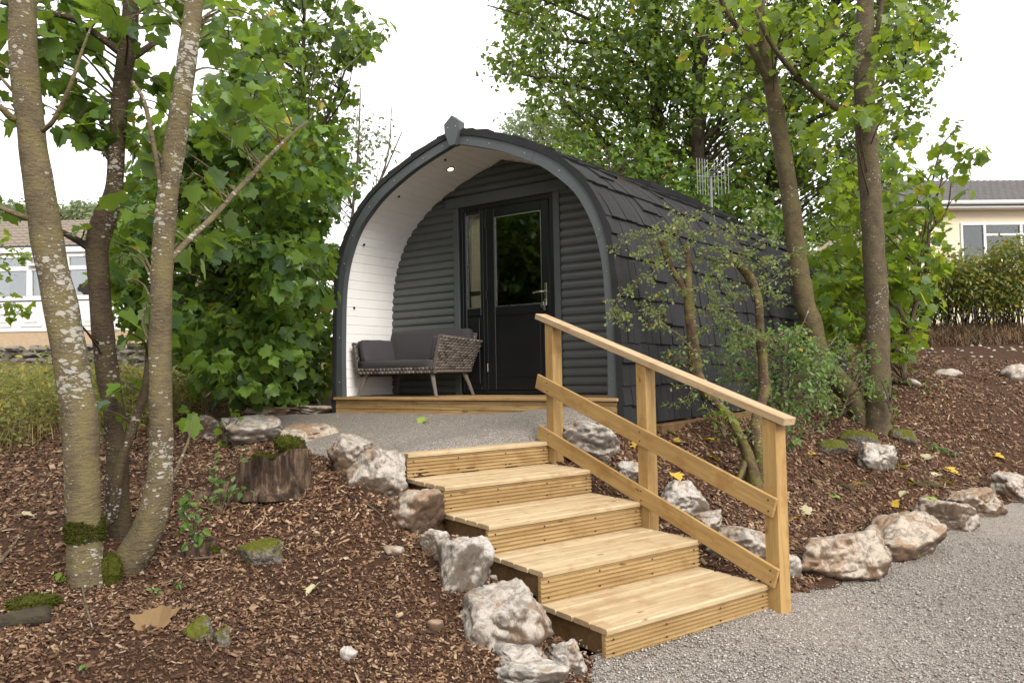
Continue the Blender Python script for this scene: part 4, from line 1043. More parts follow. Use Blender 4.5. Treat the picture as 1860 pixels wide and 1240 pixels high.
# ------------------------------------------------------------------ fallen leaves
def flat_leaf(px, py, wpx, mat, label, group=None, up=.026, name='fallen_leaf', tilt=None, d=None, tmpl=(SYC, SYCF), z=None):
    d = d or ground_hit(px, py); s = pxm(d); P = W3(px, py, d); zz = (max(Hs(P[0], P[1]), HG(P[0], P[1]) if pdist(P[0], P[1], PATH) < 0 or pdist(P[0], P[1], PATIO) < 0 else -9) if z is None else P[2])+up
    R_ = random.Random(int(px*7+py)); m = MB(); L = wpx*s*1.05
    T = [(x*L, (y-.5)*L, zc_*L*1.6+R_.uniform(0, .006)) for x, y, zc_ in tmpl[0]]; m.add(T, tmpl[1])
    m.tube([(0, -.38*L, 0), (0.03*L, -.7*L, .004), (.1*L, -.95*L, .002)], [.0015, .0013, .001], 4)
    o = m.make(name, MAT[mat], None, loc=(P[0], P[1], zz)); o.rotation_euler = (R_.uniform(-.35, .35), R_.uniform(-.35, .35), R_.uniform(0, 6.28))
    if tilt: o.rotation_euler = tilt
    return tag(o, label, 'leaf', group)
for x, y, w_ in ((1148, 814, 22), (1226, 806, 22), (1283, 803, 24), (1446, 946, 18), (1553, 886, 20), (1620, 920, 28), (1726, 858, 30), (1811, 831, 24), (1721, 878, 26), (1640, 852, 18), (1478, 828, 16), (1655, 884, 16), (1300, 838, 18)):
    flat_leaf(x, y, w_, 'fallen_yellow', 'yellow fallen leaf lying on the bark mulch of the right-hand bed', 'yellow leaves fallen on the mulch')
for x, y, w_ in ((1515, 907, 24), (1688, 912, 30), (1504, 868, 12), (1350, 845, 16), (1218, 792, 18)):
    flat_leaf(x, y, w_, 'fallen_green', 'green fallen leaf lying on the bark mulch of the right-hand bed', 'green leaves fallen on the mulch')
for x, y, w_ in ((1459, 932, 28), (1668, 882, 30), (1699, 885, 32), (1543, 888, 26), (1642, 848, 30), (1680, 836, 26), (1637, 905, 22), (1575, 888, 18), (1700, 866, 20)):
    flat_leaf(x, y, w_, 'fallen_pale', 'pale yellowish fallen leaf lying on the bark mulch of the right-hand bed', 'pale leaves fallen on the mulch')
for x, y, w_ in ((1481, 880, 30), (1766, 875, 22), (1500, 845, 22), (1424, 905, 22), (1660, 844, 22), (1310, 860, 20), (1340, 900, 22)):
    flat_leaf(x, y, w_, 'fallen_brown', 'brown curled fallen leaf lying on the bark mulch of the right-hand bed', 'brown leaves fallen on the mulch')
flat_leaf(1661, 1024, 18, 'fallen_green', 'single green leaf lying on the gravel path')
flat_leaf(766, 776, 22, 'fallen_green', 'green leaf lying alone on the gravel patio')
flat_leaf(832, 749, 18, 'fallen_yellow', 'yellow leaf on the gravel right in front of the pod deck, left one'); flat_leaf(848, 753, 16, 'fallen_pale', 'paler leaf on the gravel beside the yellow one before the pod deck')
flat_leaf(1230, 869, 24, 'fallen_yellow', 'yellow leaf lying on the grey boulder right of the middle post', d=ground_hit(1236, 930)+.12, z=1)
flat_leaf(564, 1082, 26, 'fallen_pale', 'pale leaf lying on the foreground mulch below the stump'); flat_leaf(54, 944, 24, 'fallen_pale', 'pale curled leaf on the mulch left of the big lichen-spotted trunk')
flat_leaf(283, 1140, 70, 'fallen_brown', 'large dry brown sycamore leaf lying on the foreground mulch', up=.05, tilt=(rad(38), rad(-6), rad(8)))
# twigs on the mulch
def stick(pts, r, label, grp=None):
    P = []
    for i, (x, y) in enumerate(pts):
        d = ground_hit(x, y); p = W3(x, y, d); p[2] = Hs(p[0], p[1])+.018; P.append(p)
    m = MB(); m.tube(smooth_path(P, 4), list(np.linspace(r, r*.5, 4*(len(P)-1)+1)), 6, wob=.3); o = m.make('twig', MAT['twig_bark'], None, smooth=True, origin=P[0]); tag(o, label, 'twig', grp)
stick([(148, 1060), (152, 1090), (168, 1150)], .006, 'thin bare twig on the mulch below the big lichen-spotted trunk')
stick([(132, 1030), (180, 1045), (205, 1062)], .005, 'fine pale twig across the foot of the big lichen-spotted trunk')
stick([(0, 1028), (20, 1005), (32, 985)], .012, 'grey broken stick on the mulch at the left edge of the photo')
stick([(345, 1135), (370, 1165), (388, 1198)], .004, 'thin pale twig on the mulch beside the mossy stone stubs')
stick([(352, 1022), (380, 1018), (415, 1012)], .008, 'brown stick on the mulch left of the mossy stone')
stick([(520, 985), (545, 978), (560, 968)], .006, 'short pale stick on the mulch right of the mossy stone')
stick([(665, 920), (690, 942), (705, 962)], .006, 'pale stick lying below the white-streaked boulder')
stick([(1275, 905), (1310, 925), (1345, 935)], .005, 'thin twig on the mulch under the middle rail board')
# dark mossy log at the left edge
P = [W3(x, y, ground_hit(x, y+14)) for x, y in ((-60, 1140), (20, 1128), (92, 1120))]; m = MB(); m.tube(smooth_path(P, 6), [.035]*6+[.04]*6+[.03], 12, wob=.5); o = m.make('fallen_log', MAT['bark_dark'], None, smooth=True, origin=P[0]); tag(o, 'dark decaying log lying on the mulch at the left edge of the photo', 'log')
# moss cushions
def moss(cx, cy, w_, h_, label, d=None, deep=.8):
    d = d or ground_hit(cx, cy+h_*.4); s = pxm(d); P = W3(cx, cy, d); _seed[0] += 3; bm = rock_mesh(w_*s*.5, w_*s*.5*deep, h_*s*.55, _seed[0], .45, planes=False)
    r_ = np.random.default_rng(_seed[0]); v = np.array(bm.v); n_ = 900; idx = r_.integers(0, len(v), n_); Q = v[idx]*r_.uniform(.97, 1.1, (n_, 1)); N_ = Q/np.linalg.norm(Q, axis=1, keepdims=True)+r_.normal(0, .5, (n_, 3)); X, Y, Z = basis_from_normal(N_, r_.uniform(0, 6.28, n_))
    V, Fc = scatter(np.array([(-.35, 0, 0), (.35, 0, 0), (0, .0, 1.6)]), [(0, 1, 2)], Q, X, Y, Z, r_.uniform(.006, .012, n_))
    V = np.r_[v, V]; Fc = [np.array(bm.f)]+[f+len(v) for f in Fc]; o = bulk('moss_cushion', V+P, [Fc[0], Fc[1]], MAT['moss'], origin=P); tag(o, label, 'moss')
def collar(pts, label):
    P = [W3(x, y, d) for x, y, d, w in pts]; r = [w*pxm(d)/2 for x, y, d, w in pts]; r_ = np.random.default_rng(3); o = P[0]; n_ = 2600; V = []; N_ = []
    for q in range(n_):
        f = r_.random(); a = r_.uniform(0, 6.283); edge = .5+.5*math.sin(a*3)*.5+.3*mn.noise((a*2, 1, 0))
        if f > .55+.45*edge or f < .25*(1-edge): continue
        i = min(len(P)-2, int(f*(len(P)-1))); g = f*(len(P)-1)-i; c = P[i]*(1-g)+P[i+1]*g; rr_ = (r[i]*(1-g)+r[i+1]*g)*(1+.05*mn.noise((a, f*4, 2))); n = np.array([math.cos(a), math.sin(a), .15]); V.append(c+n*rr_*1.0); N_.append(n+r_.normal(0, .5, 3))
    V, N_ = np.array(V), np.array(N_); X, Y, Z = basis_from_normal(N_, r_.uniform(0, 6.28, len(V))); A_, Fc = scatter(np.array([(-.5, -.3, 0), (.5, -.3, 0), (0, .5, 0), (0, 0, 1.2)]), [(0, 1, 3), (1, 2, 3), (2, 0, 3)], V, X, Y, Z, r_.uniform(.007, .014, len(V)))
    tag(bulk('moss_cushion', A_, Fc, MAT['moss'], origin=o), label, 'moss')
collar([(155, 992, 3.9, 61), (154, 965, 3.9, 61), (153, 938, 3.9, 60)], 'collar of green moss wrapped round the big lichen-spotted trunk')
moss(194, 1040, 56, 62, 'mound of moss between the big trunk and the curved trunk', d=3.95)
moss(524, 806, 52, 30, 'moss growing over the right-hand rim of the broad rotten stump', d=ground_hit(474, 906)+.22)
moss(478, 830, 40, 14, 'thin moss strip on the front rim of the broad rotten stump', d=ground_hit(474, 906)+.1)
moss(62, 1095, 90, 28, 'moss patch over the dark log at the left edge')
moss(1600, 735+30, 46, 30, 'moss at the foot of the straight trunk on the right')
moss(380, 1000, 34, 18, 'small moss tuft beside the splintered stump remains')
# ------------------------------------------------------------------ trees and plants
def rpoly(n, poly, R_):
    xs = [p[0] for p in poly]; ys = [p[1] for p in poly]; out = []
    while len(out) < n:
        x = R_.uniform(min(xs), max(xs), 400); y = R_.uniform(min(ys), max(ys), 400); k = inpoly(x, y, poly); out += list(zip(x[k], y[k]))
    return out[:n]
def leaves(P0, Cc, tmpl, size, R_, flat=.75, droop=.5):
    """leaf frames: blades lie near-level, tips point away from the clump and down"""
    n = len(P0); out = P0-Cc; out /= np.linalg.norm(out, axis=1, keepdims=True)+1e-6
    N = np.array([[0, 0, flat]])+out*.45+R_.normal(0, .62, (n, 3)); N /= np.linalg.norm(N, axis=1, keepdims=True)
    T = out+np.array([[0, 0, -droop]])+R_.normal(0, .5, (n, 3)); T -= N*(T*N).sum(1, keepdims=True); T /= np.linalg.norm(T, axis=1, keepdims=True)+1e-6
    X = np.cross(T, N)
    if tmpl[0] is SYC:      # three leaf forms
        k = R_.integers(0, 3, n); return merge([scatter(tm, tmpl[1], P0[k == i], X[k == i], T[k == i], N[k == i], size[k == i]) for i, tm in enumerate((SYC, SYC2, SYC3)) if (k == i).any()])
    return scatter(tmpl[0], tmpl[1], P0, X, T, N, size)
def merge(parts):
    V = []; by = {}; o = 0
    for v, fc in parts:
        for a in fc: by.setdefault(a.shape[1], []).append(a+o)
        V.append(v); o += len(v)
    return np.concatenate(V), [np.concatenate(b) for b in by.values()]
def plant(name, label, cat, stems, clumps, bark, leafmat, tmpl, size, group=None, seed=0, twig=.004, limb=True, flat=.75, droop=.5, per_twig=3, kindname=('trunk', 'crown'), wob=.12, sides=12, limbk=.005, extra=None, base=None):
    """stems: list of [(px,py,d,width_px)...] bottom first; clumps: (centre xyz, radius, count)"""
    R_ = np.random.default_rng(seed+17)
    S3 = [[np.r_[W3(x, y, d), w*pxm(d)/2] for x, y, d, w in st] for st in stems]
    b = S3[0][0][:3] if base is None else base
    t_ = thing(name, label, cat, b, 0, group)
    if S3:
        m = MB(); paths = []
        for st in S3:
            sp_ = smooth_path(st, 6); paths.append(np.array(sp_)); m.tube([p[:3] for p in sp_], [max(.002, p[3]) for p in sp_], sides, wob=wob, seed=seed)
        m.make(kindname[0], MAT[bark], t_, smooth=True, origin=b)
    parts = []; mb = MB(); AP = np.concatenate(paths)
    for c, r, n in clumps:
        c = np.asarray(c, float)
        if limb:
            hd = np.linalg.norm(AP[:, :2]-c[:2], axis=1); cost = np.abs(AP[:, 2]-(c[2]-.55*hd))+.6*hd+np.where(AP[:, 2] > c[2]+.1, 1.0, 0)
            a = AP[np.argmin(cost)]; L = np.linalg.norm(c-a[:3])
            if L < 6:
                mid = (a[:3]+c)/2+np.array([0, 0, .10*L])+R_.normal(0, .05*L, 3); r0 = min(a[3]*.6, .006+limbk*L); pp = smooth_path([a[:3], mid, c], 4)
                mb.tube(pp, list(np.linspace(r0, twig*.8, len(pp))), 5, caps=False)
        D = R_.normal(0, 1, (n, 3)); D /= np.linalg.norm(D, axis=1, keepdims=True); rr = r*R_.random(n)**.45; P0 = c+D*rr[:, None]*np.array([1, 1, .75])
        for q in range(per_twig):
            j = R_.integers(0, n); e = P0[j]; mb.tube([c, (c+e)/2+R_.normal(0, r*.1, 3), e], [twig*.8, twig*.6, twig*.35], 4, caps=False)
        parts.append(leaves(P0, c, tmpl, size*R_.uniform(.42, 1.22, n), R_, flat, droop))
    if extra: 
        for e in extra: parts.append(e)
    if mb.v: mb.make('branch', MAT[bark], t_, smooth=True, origin=b)
    if parts:
        V, Fc = merge(parts); bulk(kindname[1], V, Fc, MAT[leafmat], t_, origin=b)
    return t_
def cl(L, r, n, jit=.15, seed=0):
    R_ = np.random.default_rng(seed); out = []
    for q in L:
        x, y, d = q[:3]; k = q[3] if len(q) > 3 else 1.0
        out.append((W3(x, y, d)+R_.normal(0, jit, 3)*[.3, 1, .3], r*k, max(2, int(n*k))))
    return out
def region(poly, d0, d1, nclump, r, n, seed):
    R_ = np.random.default_rng(seed); out = []
    for x, y in rpoly(nclump, poly, R_):
        d = R_.uniform(d0, d1); out.append((W3(x, y, d), r*R_.uniform(.6, 1.25), int(n*R_.uniform(.5, 1.4))))
    return out
SY, OV, HA, DI, MI = (SYC, SYCF), (OVA, OVAF), (HAW, HAWF), (DIA, DIAF), (MID, MIDF)

# three lichen-spotted trunks in the left foreground
A = [(160, 1090, 3.9, 66), (157, 1045, 3.9, 60), (154, 1000, 3.9, 58), (153, 935, 3.9, 58), (149, 850, 3.9, 60), (145, 766, 3.9, 59), (128, 653, 3.9, 57), (110, 560, 3.9, 57), (89, 452, 3.9, 53), (70, 330, 3.9, 50), (57, 240, 3.9, 47), (44, 110, 3.9, 46), (39, 0, 3.95, 43), (36, -150, 4., 40), (30, -420, 4.1, 34), (20, -800, 4.2, 22)]
A2 = [(58, 215, 3.9, 14), (24, 215, 3.85, 13), (0, 195, 3.8, 11), (-40, 180, 3.75, 8)]
A3 = [(100, 405, 3.9, 12), (50, 396, 3.85, 11), (0, 377, 3.8, 9), (-50, 360, 3.8, 6)]
A4 = [(78, 238, 3.85, 9), (100, 215, 3.8, 8), (130, 150, 3.75, 7), (150, 90, 3.75, 5), (165, 50, 3.75, 3)]
plant('sycamore_tree', 'thickest lichen-spotted grey-brown sycamore trunk leaning to the left, with a moss collar', 'tree', [A, A2, A3, A4],
      cl([(5, 55, 4.3), (8, 120, 4.4), (-5, 190, 4.3, .7), (-8, 385, 4.2, .5), (85, 20, 4.4), (100, 75, 4.5), (5, 20, 4.6), (60, -70, 4.3), (-20, -30, 4.4), (120, -40, 4.5), (-40, 120, 4.0), (60, 30, 4.8), (30, 10, 4.9)], .16, 9, seed=1),
      'bark_lichen', 'leaf_sycamore', SY, .125, seed=1, sides=20)
B = [(213, 1000, 4.5, 50), (214, 960, 4.5, 44), (214, 880, 4.5, 40), (209, 766, 4.5, 37), (192, 653, 4.5, 38), (182, 540, 4.5, 36), (176, 452, 4.5, 38), (188, 400, 4.5, 40), (203, 360, 4.5, 32), (210, 310, 4.5, 28), (216, 200, 4.5, 28), (230, 100, 4.5, 30), (238, 0, 4.5, 26), (244, -160, 4.5, 22), (255, -420, 4.5, 14)]
B2 = [(222, 97, 4.5, 16), (180, 66, 4.45, 13), (126, 32, 4.4, 12), (63, 20, 4.3, 9), (0, 5, 4.2, 6)]
B3 = [(170, 455, 4.5, 15), (140, 436, 4.45, 12), (110, 420, 4.4, 10)]
B4 = [(232, 108, 4.5, 14), (255, 96, 4.55, 12), (290, 70, 4.6, 8)]
B5 = [(190, 960, 4.3, 10), (206, 930, 4.3, 18), (217, 850, 4.3, 17), (243, 770, 4.35, 16), (265, 700, 4.4, 14), (272, 620, 4.5, 11), (286, 500, 4.6, 9), (310, 380, 4.7, 7), (332, 270, 4.8, 5), (330, 180, 4.9, 3)]
plant('sycamore_tree', 'dark middle sycamore trunk with a kinked bend, standing between two paler trunks', 'tree', [B, B2, B3, B4, B5],
      cl([(100, 60, 4.2), (140, 50, 4.4), (90, 110, 4.3), (115, 150, 4.4), (150, 105, 4.6), (128, 195, 4.3), (100, 215, 4.2), (165, 200, 4.7), (135, 250, 4.3, .8), (178, 150, 4.8), (190, 70, 4.4), (262, 45, 4.6), (260, 130, 4.7), (262, 185, 4.8), (252, 238, 4.7), (190, 255, 4.8), (160, 20, 4.5), (220, 25, 4.1), (280, 15, 4.4), (150, -50, 4.5), (60, 90, 4.8), (70, 150, 5.0, .8), (260, 100, 4.8), (150, 225, 4.2), (200, 175, 4.9),
          (168, 598, 4.2, .35), (222, 600, 4.2, .45), (212, 695, 4.2, .5), (190, 728, 4.25, .4), (215, 752, 4.2, .35), (150, 430, 4.5, .4), (160, 590, 4.3, .3)], .165, 9, seed=2),
      'bark_lichen_dark', 'leaf_sycamore', SY, .125, seed=2, sides=18)
Cc_ = [(222, 1062, 4.1, 56), (228, 1035, 4.1, 58), (243, 1005, 4.1, 60), (268, 960, 4.1, 56), (283, 910, 4.1, 51), (291, 850, 4.1, 43), (292, 766, 4.1, 40), (291, 653, 4.1, 39), (293, 560, 4.1, 38), (297, 452, 4.1, 38), (305, 350, 4.1, 37), (323, 226, 4.1, 36), (341, 100, 4.1, 33), (353, 0, 4.15, 32), (372, -160, 4.2, 28), (400, -420, 4.3, 20)]
C2 = [(302, 425, 4.1, 10), (290, 330, 4.05, 9), (265, 195, 4., 8), (240, 148, 4., 6)]
C3 = [(310, 470, 4.1, 12), (348, 430, 4.3, 11), (388, 393, 4.6, 10), (450, 325, 5.0, 9), (520, 253, 5.4, 6), (560, 220, 5.6, 4)]
plant('sycamore_tree', 'pale lichen-spotted sycamore trunk that curves at its foot, right of the dark one', 'tree', [Cc_, C2, C3],
      cl([(280, 85, 4.7), (292, 145, 4.8), (275, 230, 4.6), (390, 25, 4.5), (430, 70, 4.5), (400, 115, 4.4), (465, 40, 4.8), (390, 190, 4.6), (420, 240, 4.8), (360, 330, 4.6), (270, 400, 4.4, .8), (250, 330, 4.5), (230, 420, 4.6, .6), (240, 470, 4.6), (310, 10, 4.9), (420, 10, 4.6), (520, 60, 5.0), (480, 110, 4.9), (350, 450, 4.7), (390, 430, 4.8), (420, 330, 5.0), (340, 250, 4.7), (345, 300, 4.6, .5), (255, 240, 4.4, .6), (610, 20, 5.2, .5), (665, 70, 5.6, .35), (650, 10, 5.4, .4), (240, 560, 4.6, .8), (225, 500, 4.7, .7), (335, 735, 4.9, .4), (325, 600, 4.5, .5), (470, 170, 5.2), (440, 290, 5.3), (500, 230, 5.6), (370, 150, 5.0), (380, 390, 5.2)], .19, 10, seed=3),
      'bark_lichen', 'leaf_sycamore', SY, .125, seed=3, sides=20)

plant('garden_shrub', 'bright green shrub branch at the left edge in front of the conservatory', 'shrub', [[(-60, 760, 8, 10), (-50, 600, 8, 8), (-20, 480, 8, 4)], [(-52, 620, 8, 5), (-10, 560, 8, 3)]], cl([(-5, 440, 8), (15, 455, 8, .7), (-10, 480, 8), (10, 520, 8, .6), (-15, 550, 8), (-20, 430, 8), (8, 560, 8.1, .5), (-10, 350, 8, .4)], .2, 22, seed=9), 'twig_bark', 'leaf_bright', MI, .09, seed=35)
# dense bush of sycamore behind them
b1 = [(205, 470), (230, 330), (330, 260), (400, 140), (460, 110), (520, 180), (590, 260), (610, 330), (570, 430), (585, 560), (560, 690), (430, 735), (390, 700), (310, 640), (250, 620), (215, 560)]
plant('sycamore_bush', 'dense dark green sycamore bush filling the gap between curved trunk and pod', 'bush', [[(512, 745, 9.4, 22), (511, 650, 9.3, 18), (500, 520, 9.0, 15), (480, 400, 8.6, 12), (450, 250, 8.2, 8), (440, 120, 8, 5)], [(512, 690, 9.3, 12), (440, 560, 8.2, 9), (360, 450, 7.2, 6), (300, 380, 6.8, 4)]],
      region(b1, 6.3, 9.4, 215, .26, 42, 21), 'bark_dark', 'leaf_bush', SY, .115, seed=21, per_twig=2)
b2 = [(380, -160), (640, -160), (690, 60), (650, 130), (620, 200), (650, 300), (620, 420), (625, 560), (610, 730), (520, 735), (440, 600), (420, 200)]
plant('sycamore_tree', 'slender sycamore with a dark stem behind the dense bush, left of the pod', 'tree', [[(531, 745, 10.5, 26), (530, 640, 10.5, 22), (538, 400, 10.5, 18), (545, 280, 10.5, 12), (549, 160, 10.5, 9), (553, 20, 10.5, 6), (556, -150, 10.5, 4)], [(540, 330, 10.5, 8), (600, 200, 10.8, 5), (640, 90, 11, 3)]],
      region(b2, 9.6, 12.5, 175, .30, 30, 22), 'bark_dark', 'leaf_wood', SY, .115, seed=22, per_twig=2)
b3 = [(575, 380), (610, 250), (640, 190), (690, 220), (725, 290), (690, 350), (640, 430)]
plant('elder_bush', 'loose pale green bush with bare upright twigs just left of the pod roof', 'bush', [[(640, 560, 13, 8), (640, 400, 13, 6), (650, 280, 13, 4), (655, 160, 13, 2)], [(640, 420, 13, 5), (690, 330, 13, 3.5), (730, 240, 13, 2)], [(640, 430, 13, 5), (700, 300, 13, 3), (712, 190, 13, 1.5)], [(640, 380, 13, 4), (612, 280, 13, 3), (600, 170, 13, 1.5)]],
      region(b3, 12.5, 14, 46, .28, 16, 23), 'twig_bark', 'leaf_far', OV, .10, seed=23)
b4 = [(340, 560), (600, 480), (612, 735), (420, 742), (380, 700)]
plant('laurel_bush', 'low shadowy green bush at the back of the patio beneath the sycamore bush', 'bush', [[(460, 742, 9.6, 10), (450, 680, 9.6, 7), (440, 600, 9.7, 4)], [(570, 740, 10.2, 9), (575, 660, 10.2, 6), (570, 580, 10.2, 4)]], region(b4, 9.2, 11.5, 80, .32, 26, 24), 'bark_dark', 'leaf_bush', MI, .13, seed=24, per_twig=1)

# right-hand pair
E_ = [(1572, 775, 9.3, 46), (1556, 740, 9.3, 38), (1532, 700, 9.3, 38), (1502, 668, 9.3, 36), (1488, 645, 9.3, 35), (1474, 588, 9.3, 36), (1462, 550, 9.3, 35), (1446, 450, 9.3, 34), (1434, 350, 9.3, 31), (1417, 250, 9.3, 30), (1401, 150, 9.3, 28), (1388, 80, 9.3, 22), (1380, 0, 9.3, 18), (1370, -150, 9.3, 12)]
E2_ = [(1404, 165, 9.3, 14), (1360, 80, 9.1, 12), (1325, 30, 9.0, 10), (1305, -10, 8.9, 8), (1280, -60, 8.8, 5)]
plant('leaning_tree', 'olive-brown tree trunk leaning left in front of the far end of the pod', 'tree', [E_, E2_],
      cl([(1330, 20, 8.8), (1370, 40, 8.6), (1420, 30, 8.8), (1350, 90, 9.4), (1440, 90, 8.9), (1400, 60, 8.7), (1380, 120, 9.6), (1330, 130, 9.8), (1450, 150, 9.0), (1460, 30, 8.5), (1360, 190, 9.8), (1350, 250, 10.2), (1290, 60, 9.8), (1390, 200, 10), (1310, -30, 9), (1440, -30, 9), (1380, -80, 9.2), (1270, 20, 9.6), (1450, 210, 9.8), (1300, 180, 10.3), (1250, 110, 10, .6)], .32, 20, seed=4), 'bark_olive', 'leaf_bright', SY, .125, seed=31, sides=16)
F_ = [(1594, 800, 9.2, 58), (1594, 770, 9.2, 50), (1594, 720, 9.2, 45), (1594, 640, 9.2, 41), (1593, 550, 9.2, 40), (1587, 450, 9.2, 38), (1581, 350, 9.2, 37), (1574, 250, 9.2, 36), (1570, 150, 9.2, 36), (1570, 80, 9.2, 33), (1572, 0, 9.2, 29), (1578, -150, 9.2, 24), (1584, -350, 9.2, 14)]
F2 = [(1578, 225, 9.2, 15), (1510, 190, 9.0, 12), (1440, 130, 8.8, 10), (1395, 70, 8.6, 8), (1370, 10, 8.5, 6)]
F3 = [(1576, 170, 9.2, 12), (1588, 90, 9.15, 9), (1603, 0, 9.1, 9), (1620, -60, 9., 6)]
plant('straight_tree', 'upright brown tree trunk, the straighter of the right-hand pair', 'tree', [F_, F2, F3],
      cl([(1500, 30, 8.7), (1530, 80, 8.6), (1490, 110, 8.8), (1620, 40, 8.7), (1650, 70, 8.8), (1610, 110, 8.6), (1650, 20, 9), (1500, 170, 9.0), (1530, 200, 8.6), (1560, 210, 8.5, .6), (1620, 170, 8.8), (1600, 210, 8.8, .7), (1545, 230, 8.4, .5), (1580, 40, 9.8), (1660, 130, 9.4), (1520, 140, 9.9), (1480, 60, 9.5), (1640, -40, 9), (1540, -50, 9), (1690, 10, 9.4), (1480, 240, 9.9), (1510, 270, 10.), (1630, 240, 9.8, .7)], .30, 18, seed=5), 'bark_brown', 'leaf_bright', SY, .13, seed=32, sides=18)
i1 = [(1470, 600), (1490, 380), (1520, 290), (1600, 260), (1650, 300), (1700, 350), (1700, 470), (1680, 560), (1640, 650), (1520, 640)]
plant('young_sycamore', 'young leafy sycamore growing behind the right-hand pair of trunks, reaching over the bungalow', 'tree', [[(1640, 690, 10.6, 10), (1650, 600, 10.6, 8), (1680, 500, 10.5, 7), (1690, 400, 10.4, 5), (1710, 330, 10.3, 3)], [(1650, 600, 10.6, 7), (1600, 480, 11, 5), (1570, 380, 11, 4), (1540, 280, 11.2, 3)], [(1690, 420, 10.4, 4), (1720, 380, 10.3, 3), (1728, 330, 10.2, 2)], [(1660, 560, 10.6, 5), (1700, 300, 10.3, 3), (1740, 230, 10.2, 2)]],
      region(i1, 9.8, 12.5, 105, .30, 17, 25)+cl([(1700, 285, 10.3), (1735, 260, 10.2), (1745, 222, 10.2, .5), (1770, 265, 10.2, .7), (1795, 275, 10.2, .6), (1730, 310, 10.2, .8), (1760, 300, 10.3, .5), (1690, 330, 10.2), (1745, 355, 10.1, .3), (1700, 385, 10.2, .8), (1690, 440, 10.1, .8), (1715, 470, 10.1, .8), (1670, 470, 10), (1650, 540, 10), (1620, 560, 10.1), (1620, 500, 10), (1635, 610, 10.2, .7), (1610, 590, 9.8, .6)], .26, 14, seed=6), 'bark_brown', 'leaf_bright', SY, .145, seed=33)

# tall wood behind the pod
g1 = [(890, 90), (935, -40), (1000, -160), (1230, -160), (1240, 200), (1210, 330), (1120, 315), (1020, 290), (1000, 250), (970, 210), (940, 170), (900, 140)]
plant('woodland_tree', 'tall tree rising behind the pod roof peak with bare twigs reaching left', 'tree', [[(1188, 520, 19, 30), (1190, 330, 19, 27), (1192, 150, 19, 24), (1188, 0, 19, 20), (1185, -200, 19, 12)], [(1192, 160, 19, 12), (1120, 90, 18.5, 8), (1020, 70, 18, 6), (950, 30, 18, 4), (885, 10, 18, 2)], [(1190, 230, 19, 11), (1090, 170, 18.5, 7), (1010, 150, 18, 5), (940, 135, 18, 3), (887, 140, 18, 1.6)], [(1189, 100, 19, 10), (1080, 40, 18, 7), (960, -10, 18, 3)]],
      region(g1, 16, 22, 300, .55, 46, 26), 'bark_dark', 'leaf_wood', MI, .135, seed=41, per_twig=2, limbk=.006)
g2 = [(1140, -160), (1470, -160), (1480, 100), (1450, 300), (1430, 430), (1340, 395), (1250, 365), (1160, 325), (1150, 150)]
plant('woodland_tree', 'dark-trunked tall tree directly behind the television aerial', 'tree', [[(1266, 560, 17, 32), (1266, 340, 17, 28), (1266, 200, 17, 28), (1273, 100, 17, 27), (1276, 0, 17, 24), (1280, -200, 17, 14)], [(1268, 260, 17, 14), (1340, 200, 17, 10), (1400, 120, 17, 6)]],
      region(g2, 15.5, 21, 330, .52, 46, 27), 'bark_dark', 'leaf_wood', MI, .135, seed=42, per_twig=2, limbk=.006)
g3 = [(1430, -160), (1760, -160), (1720, 20), (1690, 110), (1665, 180), (1650, 240), (1600, 320), (1630, 480), (1490, 520), (1410, 470), (1430, 200)]
plant('woodland_tree', 'tall leafy tree at the right edge of the wood, behind the straight trunk', 'tree', [[(1398, 560, 18, 20), (1398, 350, 18, 18), (1420, 220, 18, 16), (1480, 80, 18, 14), (1540, -60, 18, 10), (1570, -200, 18, 6)], [(1420, 240, 18, 9), (1560, 180, 18, 7), (1640, 130, 18, 4)]],
      region(g3, 16, 20, 270, .50, 46, 28), 'bark_dark', 'leaf_wood', MI, .14, seed=43, per_twig=2, limbk=.006)
g4 = [(905, 262), (925, 215), (955, 192), (1010, 188), (1050, 225), (1060, 300), (1000, 290)]
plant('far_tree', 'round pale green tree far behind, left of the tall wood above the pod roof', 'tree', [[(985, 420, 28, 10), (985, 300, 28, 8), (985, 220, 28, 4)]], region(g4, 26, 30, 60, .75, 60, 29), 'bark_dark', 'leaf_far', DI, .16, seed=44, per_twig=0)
g5 = [(960, 300), (1010, 255), (1080, 240), (1200, 270), (1300, 330), (1440, 400), (1440, 520), (1100, 430), (980, 330)]
plant('undergrowth_bush', 'mid-green bush along the back of the pod roof beneath the tall wood', 'bush', [[(1120, 560, 15, 12), (1120, 430, 15, 9), (1110, 320, 15, 4)], [(1330, 560, 15.5, 12), (1340, 430, 15.5, 6)]], region(g5, 14.5, 17.5, 170, .5, 40, 30), 'bark_dark', 'leaf_bush', MI, .12, seed=45, per_twig=1)

